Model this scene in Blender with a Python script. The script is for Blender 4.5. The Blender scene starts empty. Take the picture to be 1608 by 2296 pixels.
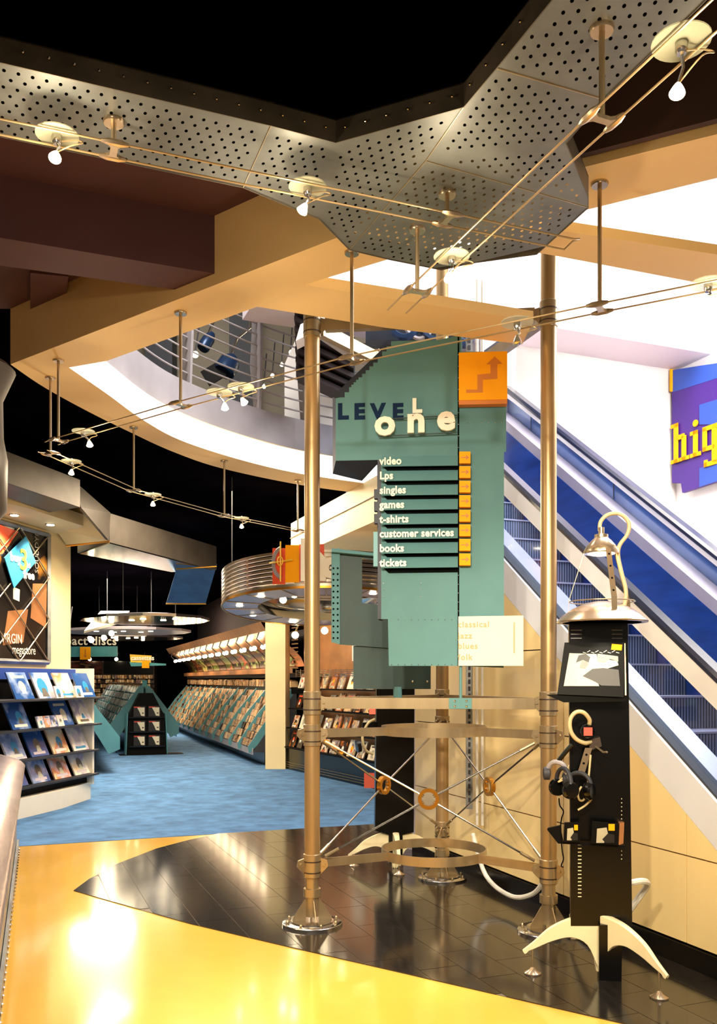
import bpy, bmesh, math, random
from mathutils import Vector, Matrix
random.seed(7)
SC = bpy.context.scene
COL = SC.collection
PI = math.pi
# ------------------------------------------------------------------ camera
EYE, FPX, HOR, CXP = 1.55, 2000.0, 1525.0, 804.0      # eye height (m), focal length, horizon row, centre column (px)
cam = bpy.data.cameras.new('camera'); camo = bpy.data.objects.new('camera', cam); COL.objects.link(camo)
camo.location = (0, 0, EYE); camo.rotation_euler = (PI/2, 0, 0)
cam.sensor_fit = 'VERTICAL'; cam.sensor_height = 36.0
cam.lens = 36.0*FPX/2296.0
cam.shift_y = (HOR-1148.0)/2296.0
cam.shift_x = 0.0
cam.clip_start = 0.05; cam.clip_end = 200
SC.camera = camo
# ------------------------------------------------------------------ view, world, large lights
SC.view_settings.view_transform = 'Standard'; SC.view_settings.look = 'None'
SC.view_settings.exposure = 0.45; SC.view_settings.gamma = 1.0; SC.view_settings.use_curve_mapping = False
SC.cycles.use_denoising = True
SC.cycles.sample_clamp_indirect = 6.0
SC.cycles.max_bounces = 8
SC.cycles.transparent_max_bounces = 16
W = bpy.data.worlds.new('world'); SC.world = W; W.use_nodes = True
W.node_tree.nodes['Background'].inputs[0].default_value = (1.0, 0.80, 0.58, 1)
W.node_tree.nodes['Background'].inputs[1].default_value = 0.17

def area(name, loc, aim, size, power, col=(1, .86, .66), sizey=None, spread=180):
    l = bpy.data.lights.new(name, 'AREA'); l.energy = power; l.color = col
    l.shape = 'RECTANGLE'; l.size = size; l.size_y = sizey or size; l.spread = math.radians(spread)
    o = bpy.data.objects.new(name, l); COL.objects.link(o); o.location = loc
    o.rotation_euler = (Vector(aim)-Vector(loc)).to_track_quat('-Z', 'Y').to_euler()
    return o
def spot(name, loc, aim, power, ang=70, col=(1, .80, .55), rad=.04, blend=.6, parent=None):
    l = bpy.data.lights.new(name, 'SPOT'); l.energy = power; l.color = col
    l.spot_size = math.radians(ang); l.spot_blend = blend; l.shadow_soft_size = rad
    o = bpy.data.objects.new(name, l); COL.objects.link(o); o.location = loc
    o.rotation_euler = (Vector(aim)-Vector(loc)).to_track_quat('-Z', 'Y').to_euler()
    return o
# upper-floor lighting (cool white), seen through the openings in the slab
area('upper_hall_light', (2.6, 6.3, 7.2), (2.6, 7.3, 3.0), 2.4, 330, (1, .96, .93))
area('escalator_fill_light', (3.3, 6.2, 4.6), (2.4, 8.2, 2.6), 1.4, 170, (1, .96, .92))  # fill light added out of view to brighten the steps and end wall
area('upper_hall_light', (-1.0, 7.2, 7.2), (-1.0, 8.6, 4.0), 2.0, 300, (1, .93, .84))
# shop ceiling lighting (warm) over the sales floor
for q, (x, y, p) in enumerate([(-3.4, 14.0, 300), (-5.7, 19.5, 360), (-6.0, 25, 280), (-1.6, 11.0, 220)]):
    area('shop_ceiling_light', (x, y, 3.85), (x, y, 0), 1.6, p, (1, .80, .55))
# added unseen spots over and behind the camera, filling the entrance hall
spot('hall_fill_spot', (-0.9, .3, 3.35), (-.2, 5.4, .9), 620, 58, (1, .84, .60), .12, .9)
spot('hall_fill_spot', (0.4, 1.0, 3.35), (.5, 4.4, 0), 300, 80, (1, .82, .56), .12, .9)
spot('hall_fill_spot', (-2.3, 3.2, 3.9), (-2.0, 5.6, 0), 230, 85)
spot('hall_fill_spot', (-0.2, 1.2, 3.2), (0.4, 5.6, 2.1), 215, 40, (1, .9, .74))
spot('hall_fill_spot', (1.3, 1.8, 3.3), (1.9, 5.3, .7), 300, 62, (1, .84, .60))

# ------------------------------------------------------------------ materials
def lin(c):
    return c/12.92 if c <= .04045 else ((c+.055)/1.055)**2.4
def hexc(h):
    return tuple(lin(int(h[i:i+2], 16)/255) for i in (0, 2, 4))+(1,)
MATS = {}
def mat(name, hx, rough=.5, metal=0.0, var=.0, scale=8, bump=0, bscale=None, stretch=None, emit=0, coat=0, spec=.5):
    if name in MATS: return MATS[name]
    m = bpy.data.materials.new(name); m.use_nodes = True; MATS[name] = m
    nt = m.node_tree; b = nt.nodes['Principled BSDF']
    c = hexc(hx)
    b.inputs['Base Color'].default_value = c
    b.inputs['Roughness'].default_value = rough; b.inputs['Metallic'].default_value = metal
    b.inputs['Specular IOR Level'].default_value = spec
    b.inputs['Coat Weight'].default_value = coat; b.inputs['Coat Roughness'].default_value = .08
    if emit:
        b.inputs['Emission Color'].default_value = c; b.inputs['Emission Strength'].default_value = emit
    if var or bump:
        tc = nt.nodes.new('ShaderNodeTexCoord'); mp = nt.nodes.new('ShaderNodeMapping')
        nt.links.new(tc.outputs['Object'], mp.inputs[0])
        if stretch: mp.inputs['Scale'].default_value = stretch
    if var:
        n = nt.nodes.new('ShaderNodeTexNoise'); n.inputs['Scale'].default_value = scale; n.inputs['Detail'].default_value = 5
        nt.links.new(mp.outputs[0], n.inputs['Vector'])
        r = nt.nodes.new('ShaderNodeValToRGB')
        lo = tuple(max(0, x*(1-var)) for x in c[:3])+(1,); hi = tuple(min(1, x*(1+var)) for x in c[:3])+(1,)
        r.color_ramp.elements[0].position = .3; r.color_ramp.elements[1].position = .7
        r.color_ramp.elements[0].color = lo; r.color_ramp.elements[1].color = hi
        nt.links.new(n.outputs['Fac'], r.inputs[0]); nt.links.new(r.outputs[0], b.inputs['Base Color'])
    if bump:
        n2 = nt.nodes.new('ShaderNodeTexNoise'); n2.inputs['Scale'].default_value = bscale or scale*4
        nt.links.new(mp.outputs[0], n2.inputs['Vector'])
        bp = nt.nodes.new('ShaderNodeBump'); bp.inputs['Strength'].default_value = bump; bp.inputs['Distance'].default_value = .01
        nt.links.new(n2.outputs['Fac'], bp.inputs['Height']); nt.links.new(bp.outputs[0], b.inputs['Normal'])
    return m
def cover_mat(name, stops, scale=3.0, rough=.25, island=False):
    """printed covers: noise pushed through a ramp, shifted by the object's (or island's) random number"""
    m = bpy.data.materials.new(name); m.use_nodes = True; MATS[name] = m
    nt = m.node_tree; b = nt.nodes['Principled BSDF']; b.inputs['Roughness'].default_value = rough
    tc = nt.nodes.new('ShaderNodeTexCoord'); n = nt.nodes.new('ShaderNodeTexNoise'); n.noise_dimensions = '4D'
    n.inputs['Scale'].default_value = scale; n.inputs['Detail'].default_value = 3
    nt.links.new(tc.outputs['Object' if island else 'Generated'], n.inputs['Vector'])
    if island: g = nt.nodes.new('ShaderNodeNewGeometry'); rnd = g.outputs['Random Per Island']
    else: g = nt.nodes.new('ShaderNodeObjectInfo'); rnd = g.outputs['Random']
    mul = nt.nodes.new('ShaderNodeMath'); mul.operation = 'MULTIPLY'; mul.inputs[1].default_value = 37.0
    nt.links.new(rnd, mul.inputs[0]); nt.links.new(mul.outputs[0], n.inputs['W'])
    add = nt.nodes.new('ShaderNodeMath'); add.operation = 'ADD'
    mul2 = nt.nodes.new('ShaderNodeMath'); mul2.operation = 'MULTIPLY_ADD'; mul2.inputs[1].default_value = 1.3; mul2.inputs[2].default_value = -.65
    nt.links.new(rnd, mul2.inputs[0]); nt.links.new(n.outputs['Fac'], add.inputs[0]); nt.links.new(mul2.outputs[0], add.inputs[1])
    r = nt.nodes.new('ShaderNodeValToRGB'); cr = r.color_ramp
    while len(cr.elements) < len(stops): cr.elements.new(.5)
    for i, h in enumerate(stops):
        cr.elements[i].position = .05+.9*i/(len(stops)-1); cr.elements[i].color = hexc(h)
    nt.links.new(add.outputs[0], r.inputs[0]); nt.links.new(r.outputs[0], b.inputs['Base Color'])
    return m
def glass_mat(name, hx, alpha, rough=.05):
    m = bpy.data.materials.new(name); m.use_nodes = True; MATS[name] = m
    nt = m.node_tree; nt.nodes.remove(nt.nodes['Principled BSDF']); out = nt.nodes['Material Output']
    t = nt.nodes.new('ShaderNodeBsdfTransparent'); t.inputs[0].default_value = hexc(hx)
    g = nt.nodes.new('ShaderNodeBsdfGlossy'); g.inputs['Roughness'].default_value = rough; g.inputs[0].default_value = (.9, .93, 1, 1)
    lw = nt.nodes.new('ShaderNodeLayerWeight'); lw.inputs[0].default_value = .5
    f = nt.nodes.new('ShaderNodeMath'); f.operation = 'POWER'; f.inputs[1].default_value = 4.0
    nt.links.new(lw.outputs['Facing'], f.inputs[0])
    a = nt.nodes.new('ShaderNodeMath'); a.operation = 'MULTIPLY_ADD'; a.inputs[1].default_value = .8; a.inputs[2].default_value = alpha; a.use_clamp = True
    mx = nt.nodes.new('ShaderNodeMixShader')
    nt.links.new(f.outputs[0], a.inputs[0]); nt.links.new(a.outputs[0], mx.inputs[0])
    nt.links.new(t.outputs[0], mx.inputs[1]); nt.links.new(g.outputs[0], mx.inputs[2]); nt.links.new(mx.outputs[0], out.inputs[0])
    return m
def wave_mat(name, h1, h2, scale, direction='X', rough=.4, metal=0, bump=.3):
    m = bpy.data.materials.new(name); m.use_nodes = True; MATS[name] = m
    nt = m.node_tree; b = nt.nodes['Principled BSDF']; b.inputs['Roughness'].default_value = rough; b.inputs['Metallic'].default_value = metal
    tc = nt.nodes.new('ShaderNodeTexCoord'); w = nt.nodes.new('ShaderNodeTexWave'); w.bands_direction = direction
    w.inputs['Scale'].default_value = scale
    nt.links.new(tc.outputs['Object'], w.inputs['Vector'])
    r = nt.nodes.new('ShaderNodeValToRGB'); r.color_ramp.elements[0].color = hexc(h1); r.color_ramp.elements[1].color = hexc(h2)
    nt.links.new(w.outputs['Fac'], r.inputs[0]); nt.links.new(r.outputs[0], b.inputs['Base Color'])
    bp = nt.nodes.new('ShaderNodeBump'); bp.inputs['Strength'].default_value = bump; bp.inputs['Distance'].default_value = .004
    nt.links.new(w.outputs['Fac'], bp.inputs['Height']); nt.links.new(bp.outputs[0], b.inputs['Normal'])
    return m
def emit_mat(name, rgb, s):
    m = bpy.data.materials.new(name); m.use_nodes = True; MATS[name] = m
    nt = m.node_tree; nt.nodes.remove(nt.nodes['Principled BSDF']); e = nt.nodes.new('ShaderNodeEmission')
    e.inputs[0].default_value = tuple(rgb)+(1,); e.inputs[1].default_value = s
    nt.links.new(e.outputs[0], nt.nodes['Material Output'].inputs[0]); return m
mat('yellow_floor', 'E8B44A', .16, 0, .05, 2.5, coat=.4)
mat('black_tile', '1E1B19', .13, 0, .35, 30, .008, 60, (1, .15, 1), spec=.8)
mat('grout', '6b5f4e', .6)
mat('carpet', '4F7DB2', .95, 0, .3, 5, .5, 300)
mat('cream', 'E2C48C', .6, 0, .04, 2)
mat('cream2', 'EBD9A8', .55, 0, .04, 2)
mat('birch', 'EFD59A', .3, 0, .10, 2.2, stretch=(1, 1, .12), coat=.25)
mat('white', 'F2EEEC', .6, 0, .02, 2)
mat('lilac', 'D2C9D6', .6, 0, .02, 2)
mat('plum', '4A2B30', .75, 0, .1, 3)
mat('plum_dark', '241A22', .8, 0, .15, 3)
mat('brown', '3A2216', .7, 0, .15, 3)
mat('black', '030303', .55, 0, .3, 8, spec=.12)
mat('black_ceiling', '050407', .9, 0, .4, 2, spec=0)
mat('gloss_black', '030304', .22, 0, .3, 8)
mat('cut_blue', '0C2444', .6, spec=.1)
mat('stringer_white', 'E2E6F2', .35, .1, .03, 3)
mat('deck_white', 'E6E6EC', .3, .15, .03, 5)
mat('cable_metal', 'B39B74', .35, .6)
mat('navy', '0E1B30', .5, 0, .15, 6)
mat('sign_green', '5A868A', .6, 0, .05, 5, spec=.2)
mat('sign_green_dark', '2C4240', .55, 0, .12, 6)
mat('rack_green', '47808E', .4, 0, .08, 6)
mat('orange', 'F8A60A', .6, 0, .04, 6, spec=.15)
mat('orange_dark', 'C8740A', .5)
mat('amber_text', 'B5650C', .5)
mat('off_white', 'EFE8D8', .45, 0, .03, 5)
mat('cream_plate', 'DAD6C0', .5, 0, .03, 5)
mat('faint_text', 'A89C70', .6)
mat('steel', 'B7A382', .28, .78, .12, 10, .03, 60, (1, 1, .1))
mat('steel_post', 'B3966C', .34, .72, .10, 6, stretch=(1, 1, .15))
mat('bright_steel', 'C9C6C2', .18, 1, .06, 10)
mat('galvanised', '8F9294', .42, .6, .3, 4, .05, 40)
mat('perf_steel', '6E7272', .42, .45, .22, 5, .05, 40)
mat('brass', 'B8812F', .28, .9, .1, 12)
mat('copper', 'C48A5C', .35, .6, .15, 4)
mat('lamp_metal', 'B9A68C', .25, .85, .1, 10)
mat('bone', 'E9DCB4', .4, 0, .05, 8)
mat('hose', 'C9B98F', .5, .2, .05, 30)
mat('hose_white', 'D9D6CC', .5, 0, .05, 30)
mat('purple', '3C1278', .5, 0, .05, 4)
mat('sign_blue', '2449A6', .5, 0, .05, 4)
mat('deep_blue', '163A88', .3, .1, .25, 3, stretch=(1, 1, 6))
mat('glass_blue', '7C92B8', .25, .1, .1, 4)
mat('esc_grey', 'B9B4C4', .35, .5, .05, 5)
mat('handrail', '232B42', .2, 0, .1, 6)
mat('lip_steel', '5E574C', .45, .5, .3, 6)
mat('kerb_grey', '9B98A0', .5, .1, .12, 3)
mat('beige_grey', '8A8170', .7, 0, .08, 3)
mat('slate', '2A2D36', .6, 0, .2, 4)
mat('duct_grey', '4E4842', .5, .4, .2, 4)
mat('duct_blue', '3F6188', .5, .3, .2, 4)
mat('chrome', 'D5D2CC', .12, 1, .06, 6)
mat('pink_steel', 'C4AFAE', .22, .9, .25, 3, .03, 30)
mat('red', 'D8382A', .4, 0, .05, 6)
mat('red_orange', 'E5532F', .45, 0, .08, 4)
mat('sky_blue', '2F8FC6', .4, 0, .06, 6)
mat('yellow', 'E9C23A', .4, 0, .04, 6)
mat('text_white', 'F6F0DE', .45)
mat('teal', '3E8E98', .4, 0, .12, 5)
mat('dark_wood', '33241b', .5, 0, .2, 6)
mat('blue_lamp', '22395E', .3, .4, .1, 8)
mat('poster_ink', '0d0b0b', .45, 0, .3, 5)
mat('grey_print', '6b6862', .35, 0, .4, 9)
mat('pale_print', 'A8A38C', .35, 0, .15, 9)
mat('hoop', '9d968c', .3, .9, .15, 8)
mat('shadow_line', '050808', .8, spec=.05)
mat('page_white', 'F3F0EA', .4, 0, .05, 8)
cover_mat('cover', ['2f5aa0', '8fa8d8', 'e8e4f0', 'f4f0ea', 'b9b0d0', 'f8f4ec', 'f4e0b8', 'e08a5c', 'e0d4e8', 'fbf7ef'], 1.3)
cover_mat('cover_warm', ['2b1a14', 'd9772f', '6b2d1f', 'e8c48a', '3a2b4a', 'f0dcb8', 'a8422a', 'd8b070', '5a4a6a', 'f3e6cf'], 1.8)
cover_mat('cd', ['2a1c16', 'b08a5c', '5d4a5f', 'd8b888', '6a3424', 'c09868', '3a3a4a', 'e0c8a0', '805a3c', 'cfae84'], 4.0, .2)
cover_mat('cd_stuff', ['2a1c16', 'b08a5c', '5d4a5f', 'd8b888', '6a3424', 'c09868', '3a3a4a', 'e0c8a0', '805a3c', 'cfae84'], 4.0, .2, True)
cover_mat('cd_blue', ['50707c', 'c8e4ea', '7ca4b0', 'f0fafa', '90b4c0', 'fafefe', '9a8aa0', 'dcf0f4'], 4.0, .2, True)
cover_mat('poster_print', ['0c0a0a', '14100e', 'c8661e', '2a1a14', '0f0d10', 'b84a1a', '201614', 'e09a3c', '0e0c0c'], 2.2)
cover_mat('arc_poster', ['2a1a12', '6a8a3a', '1c2418', 'c85a34', '3a4a2a', '8a2a1a', 'a8b86a', '241a14'], 3.0)
cover_mat('back_poster', ['050505', '0a0808', '3a1c16', '080707', '8a6a50', '0a0909'], 2.5)
glass_mat('tint_glass', 'DCE6F4', .03)
glass_mat('clear_plastic', 'DCE6EA', .05)
wave_mat('riser_ribs', '23283a', '858ca2', 14, 'X', .4, .3)
wave_mat('hoop_slats', '4a463f', 'b9b2a6', 8, 'Z', .3, .8)
emit_mat('bulb_glow', (1, .80, .50), 30)
emit_mat('bulb_soft', (1, .72, .42), 7)
emit_mat('fascia_added_glow', (1, .95, .86), 1.5)
emit_mat('red_glow', (1, .12, .06), 1.3)

def frosted(name, hx, f):
    m = bpy.data.materials.new(name); m.use_nodes = True; MATS[name] = m
    nt = m.node_tree; nt.nodes.remove(nt.nodes['Principled BSDF'])
    t = nt.nodes.new('ShaderNodeBsdfTransparent'); d = nt.nodes.new('ShaderNodeBsdfDiffuse'); r = nt.nodes.new('ShaderNodeBsdfTranslucent')
    d.inputs[0].default_value = hexc(hx); r.inputs[0].default_value = hexc(hx)
    a = nt.nodes.new('ShaderNodeMixShader'); a.inputs[0].default_value = .5; b = nt.nodes.new('ShaderNodeMixShader'); b.inputs[0].default_value = f
    nt.links.new(d.outputs[0], a.inputs[1]); nt.links.new(r.outputs[0], a.inputs[2]); nt.links.new(t.outputs[0], b.inputs[1]); nt.links.new(a.outputs[0], b.inputs[2])
    nt.links.new(b.outputs[0], nt.nodes['Material Output'].inputs[0])
frosted('clear_disc', 'BFBFA8', .5)

# ------------------------------------------------------------------ mesh builder
ROOTLOC = {}
class MB:
    def __init__(s): s.v = []; s.f = []; s.mi = []; s.cur = 0
    def add(s, vs, fs):
        o = len(s.v); s.v += [Vector(v) for v in vs]
        for f in fs: s.f.append([i+o for i in f]); s.mi.append(s.cur)
        return s
    def obox(s, c, ax, ay, az):
        c = Vector(c); ax = Vector(ax); ay = Vector(ay); az = Vector(az)
        vs = [c+sx*ax+sy*ay+sz*az for sz in (-1, 1) for sy in (-1, 1) for sx in (-1, 1)]
        return s.add(vs, [(0, 2, 3, 1), (4, 5, 7, 6), (0, 1, 5, 4), (2, 6, 7, 3), (0, 4, 6, 2), (1, 3, 7, 5)])
    def box(s, c, d, rz=0):
        cz, sz = math.cos(rz), math.sin(rz)
        return s.obox(c, (d[0]/2*cz, d[0]/2*sz, 0), (-d[1]/2*sz, d[1]/2*cz, 0), (0, 0, d[2]/2))
    def prism(s, poly, ext):
        n = len(poly); e = Vector(ext); p = [Vector(q) for q in poly]
        return s.add(p+[q+e for q in p], [list(range(n))[::-1], list(range(n, 2*n))]+[(i, (i+1) % n, (i+1) % n+n, i+n) for i in range(n)])
    def slab(s, xy, z0, z1):
        return s.prism([(x, y, z0) for x, y in xy], (0, 0, z1-z0))
    def tube(s, pts, r, n=8, closed=False, cap=True):
        pts = [Vector(p) for p in pts]; m = len(pts); o = len(s.v); up = None
        rr = r if isinstance(r, (list, tuple)) else [r]*m
        for i, p in enumerate(pts):
            if closed: t = pts[(i+1) % m]-pts[i-1]
            else: t = pts[min(i+1, m-1)]-pts[max(i-1, 0)]
            t.normalize()
            if up is None:
                up = Vector((0, 0, 1)) if abs(t.z) < .9 else Vector((1, 0, 0))
            a = (up-up.dot(t)*t).normalized(); up = a; b = t.cross(a)
            for k in range(n):
                w = 2*PI*k/n; s.v.append(p+rr[i]*(math.cos(w)*a+math.sin(w)*b))
        for i in range(m if closed else m-1):
            j = (i+1) % m
            for k in range(n):
                l = (k+1) % n; s.f.append([o+i*n+k, o+i*n+l, o+j*n+l, o+j*n+k]); s.mi.append(s.cur)
        if cap and not closed:
            s.f.append([o+k for k in range(n)][::-1]); s.mi.append(s.cur)
            s.f.append([o+(m-1)*n+k for k in range(n)]); s.mi.append(s.cur)
        return s
    def rod(s, p, q, r, n=8): return s.tube([p, q], r, n)
    def lathe(s, prof, c=(0, 0, 0), n=20, axis=(0, 0, 1)):
        q = Vector((0, 0, 1)).rotation_difference(Vector(axis).normalized()); c = Vector(c); o = len(s.v); m = len(prof)
        for r, z in prof:
            for k in range(n):
                w = 2*PI*k/n; s.v.append(c+q @ Vector((r*math.cos(w), r*math.sin(w), z)))
        for i in range(m-1):
            for k in range(n):
                l = (k+1) % n; s.f.append([o+i*n+k, o+i*n+l, o+(i+1)*n+l, o+(i+1)*n+k]); s.mi.append(s.cur)
        s.f.append([o+k for k in range(n)][::-1]); s.mi.append(s.cur)
        s.f.append([o+(m-1)*n+k for k in range(n)]); s.mi.append(s.cur)
        return s
    def ball(s, c, r, n=12, sc=(1, 1, 1)):
        m = n//2; c = Vector(c); o = len(s.v)
        s.v.append(c+Vector((0, 0, -r*sc[2])))
        for i in range(1, m):
            a = -PI/2+PI*i/m
            for k in range(n):
                w = 2*PI*k/n; s.v.append(c+Vector((r*sc[0]*math.cos(a)*math.cos(w), r*sc[1]*math.cos(a)*math.sin(w), r*sc[2]*math.sin(a))))
        s.v.append(c+Vector((0, 0, r*sc[2]))); e = len(s.v)-1
        for k in range(n):
            l = (k+1) % n; s.f.append([o, o+1+l, o+1+k]); s.mi.append(s.cur)
            for i in range(m-2):
                s.f.append([o+1+i*n+k, o+1+i*n+l, o+1+(i+1)*n+l, o+1+(i+1)*n+k]); s.mi.append(s.cur)
            s.f.append([e, o+1+(m-2)*n+k, o+1+(m-2)*n+l]); s.mi.append(s.cur)
        return s
    def strip(s, rows):
        """skin a list of equally long point rows"""
        o = len(s.v); n = len(rows[0])
        for r in rows: s.v += [Vector(p) for p in r]
        for i in range(len(rows)-1):
            for k in range(n-1):
                s.f.append([o+i*n+k, o+i*n+k+1, o+(i+1)*n+k+1, o+(i+1)*n+k]); s.mi.append(s.cur)
        return s
    def band(s, line, z0, z1, th):
        """vertical curved wall along a plan polyline, thickness to its left-hand side"""
        L = [Vector((x, y, 0)) for x, y in line]; nrm = []
        for i in range(len(L)):
            t = (L[min(i+1, len(L)-1)]-L[max(i-1, 0)]).normalized(); nrm.append(Vector((-t.y, t.x, 0)))
        for i in range(len(L)-1):
            a, b = L[i], L[i+1]; c, d = a+nrm[i]*th, b+nrm[i+1]*th
            s.prism([(a.x, a.y, z0), (b.x, b.y, z0), (d.x, d.y, z0), (c.x, c.y, z0)], (0, 0, z1-z0))
        return s
    def build(s, name, m, parent=None, smooth=False, mats=None):
        me = bpy.data.meshes.new(name)
        vs = s.v
        if parent is not None:
            off = ROOTLOC[parent.name]
        else:
            xs = [v.x for v in vs]; ys = [v.y for v in vs]; zs = [v.z for v in vs]
            off = Vector(((min(xs)+max(xs))/2, (min(ys)+max(ys))/2, min(zs)))
        me.from_pydata([v-off for v in vs], [], s.f)
        for mm in (mats or [m]): me.materials.append(MATS[mm])
        if mats: me.polygons.foreach_set('material_index', s.mi)
        bm = bmesh.new(); bm.from_mesh(me); bmesh.ops.recalc_face_normals(bm, faces=bm.faces); bm.to_mesh(me); bm.free()
        if smooth:
            me.polygons.foreach_set('use_smooth', [True]*len(me.polygons))
            me.set_sharp_from_angle(angle=math.radians(40))
        o = bpy.data.objects.new(name, me); COL.objects.link(o)
        if parent is not None: o.parent = parent
        else: o.location = off
        ROOTLOC[o.name] = off
        return o
def thing(name, label, cat, loc, group=None, kind=None):
    o = bpy.data.objects.new(name, None); COL.objects.link(o); o.location = loc; o.empty_display_size = .1
    ROOTLOC[o.name] = Vector(loc); return tag(o, label, cat, group, kind)
def tag(o, label, cat=None, group=None, kind=None):
    o['label'] = label
    if cat: o['category'] = cat
    if group: o['group'] = group
    if kind: o['kind'] = kind
    return o
def struct(name, mb, m, label, parent=None, smooth=False):
    o = mb.build(name, m, parent, smooth)
    if parent is None: tag(o, label, None, None, 'structure')
    return o
def dup(root, loc, label=None, group=None, rz=0):
    r = root.copy(); COL.objects.link(r); r.location = loc; r.rotation_euler[2] = rz
    if label: r['label'] = label
    if group: r['group'] = group
    for ch in list(root.children):
        c = ch.copy(); COL.objects.link(c); c.parent = r
        for g in list(ch.children):
            d = g.copy(); COL.objects.link(d); d.parent = c
    return r
def text(name, body, loc, size, m, parent, yaw=0, ext=.002, off=0, align='LEFT', pitch=PI/2, sx=1, space=1, roll=0):
    cu = bpy.data.curves.new(name, 'FONT'); cu.body = body; cu.size = size; cu.extrude = ext; cu.offset = off
    cu.align_x = align; cu.space_character = space; cu.resolution_u = 3
    o = bpy.data.objects.new(name, cu); COL.objects.link(o)
    o.location = Vector(loc)-(ROOTLOC[parent.name] if parent else Vector()); o.rotation_euler = (pitch, roll, yaw); o.scale = (sx, 1, 1)
    cu.materials.append(MATS[m])
    if parent: o.parent = parent
    return o
# ------------------------------------------------------------------ photograph geometry: rays of the level camera
def P(x, y, d): return Vector(((x-CXP)/FPX*d, d, EYE-(y-HOR)/FPX*d))
def FL(x, y, z=0.0): return P(x, y, (EYE-z)*FPX/(y-HOR))          # point on the level z
def xy(v): return (v.x, v.y)
class Plane:
    """vertical plane through p0 along plan direction e; at(px,py) is the point of it seen there; n faces the camera"""
    def __init__(s, p0, e, off=0):
        s.e = Vector((e[0], e[1], 0)).normalized(); s.n = Vector((s.e.y, -s.e.x, 0))
        s.p = Vector((p0[0], p0[1], 0))
        if s.n.dot(s.p) > 0: s.n = -s.n
        s.p = s.p+s.n*off; s.yaw = math.atan2(s.e.y, s.e.x)
    def at(s, x, y):
        k = (x-CXP)/FPX
        d = s.n.dot(s.p)/(s.n.x*k+s.n.y); return P(x, y, d)
    def poly(s, pts): return [s.at(*p) for p in pts]
    def rect(s, x0, y0, x1, y1): return s.poly([(x0, y0), (x1, y0), (x1, y1), (x0, y1)])
# escalator frame: u runs up the escalator, n across it to the right
U = Vector((-.363, .932, 0)); N = Vector((.932, .363, 0)); W0 = Vector((.776, 7.39, 0))
def E(s, t, z): return W0+U*s+N*t+Vector((0, 0, z))
def zb(s): return 2.789+.713*s
# ================================================================== floor
cb = [(-14, 4.3), xy(FL(45, 1898)), xy(FL(490, 1870)), xy(FL(840, 1848)), (1.6, 10.15)]      # carpet edge
struct('floor', MB().slab([(-14, -6), (8, -6), (8, 33), (-14, 33)], -.2, 0), 'yellow_floor', 'glossy golden yellow floor of the entrance hall')
struct('floor_carpet', MB().slab([(x, y) for x, y in cb]+[(8, 12), (8, 33), (-14, 33)], -.1, .004), 'carpet', 'blue carpet of the sales floor')
low = [(165, 1998), (280, 2029), (425, 2072), (625, 2119), (804, 2156), (1054, 2202), (1304, 2242), (1554, 2277), (1750, 2300)]
upp = [(200, 1972), (260, 1939), (350, 1904), (425, 1884), (490, 1870)]
lens = [xy(FL(*p)) for p in low]+[(2.6, 3.0), xy(E(-3.9, .02, 0)), xy(E(1.2, .02, 0)), (.45, 9.5)]+[xy(FL(*p)) for p in ((840, 1849),)+tuple(upp[::-1])]
def hull(pts):
    pts = sorted(set((round(a, 5), round(b, 5)) for a, b in pts))
    def half(ps):
        h = []
        for p in ps:
            while len(h) > 1 and (h[-1][0]-h[-2][0])*(p[1]-h[-2][1])-(h[-1][1]-h[-2][1])*(p[0]-h[-2][0]) <= 0: h.pop()
            h.append(p)
        return h
    a = half(pts); b = half(pts[::-1]); return a[:-1]+b[:-1]
LENS = hull(lens)
def clip(poly, conv):
    out = poly
    for i in range(len(conv)):
        a, b = conv[i], conv[(i+1) % len(conv)]; inp = out; out = []
        side = lambda p: (b[0]-a[0])*(p[1]-a[1])-(b[1]-a[1])*(p[0]-a[0])
        for j in range(len(inp)):
            p, q = inp[j-1], inp[j]; sp, sq = side(p), side(q)
            if sp*sq < 0:
                k = sp/(sp-sq); out.append((p[0]+(q[0]-p[0])*k, p[1]+(q[1]-p[1])*k))
            if sq >= 0: out.append(q)
        if not out: return []
    return out
fl = struct('floor_tiled', MB().slab(LENS, -.1, .003), 'grout', 'leaf shaped field of dark slate tiles under the sign tower')
TL, TW, g = .46, .23, .0018
for r in range(-18, 3):
    for c in range(-14, 12):
        s0 = c*TL+(r % 2)*TL/2; t0 = r*TW
        q = [(s0+g, t0+g), (s0+TL-g, t0+g), (s0+TL-g, t0+TW-g), (s0+g, t0+TW-g)]
        q = [xy(E(a, b, 0)) for a, b in q]
        if sum(q[i][0]*q[(i+1) % 4][1]-q[(i+1) % 4][0]*q[i][1] for i in range(4)) < 0: q = q[::-1]
        q = clip(q, LENS)
        if len(q) < 3: continue
        ar = abs(sum(q[i][0]*q[(i+1) % len(q)][1]-q[(i+1) % len(q)][0]*q[i][1] for i in range(len(q))))/2
        if ar < .004 or max(p[1] for p in q) < 3.7: continue
        MB().slab(q, .001, .0055+random.random()*.0008).build('tile', 'black_tile', fl)

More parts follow.
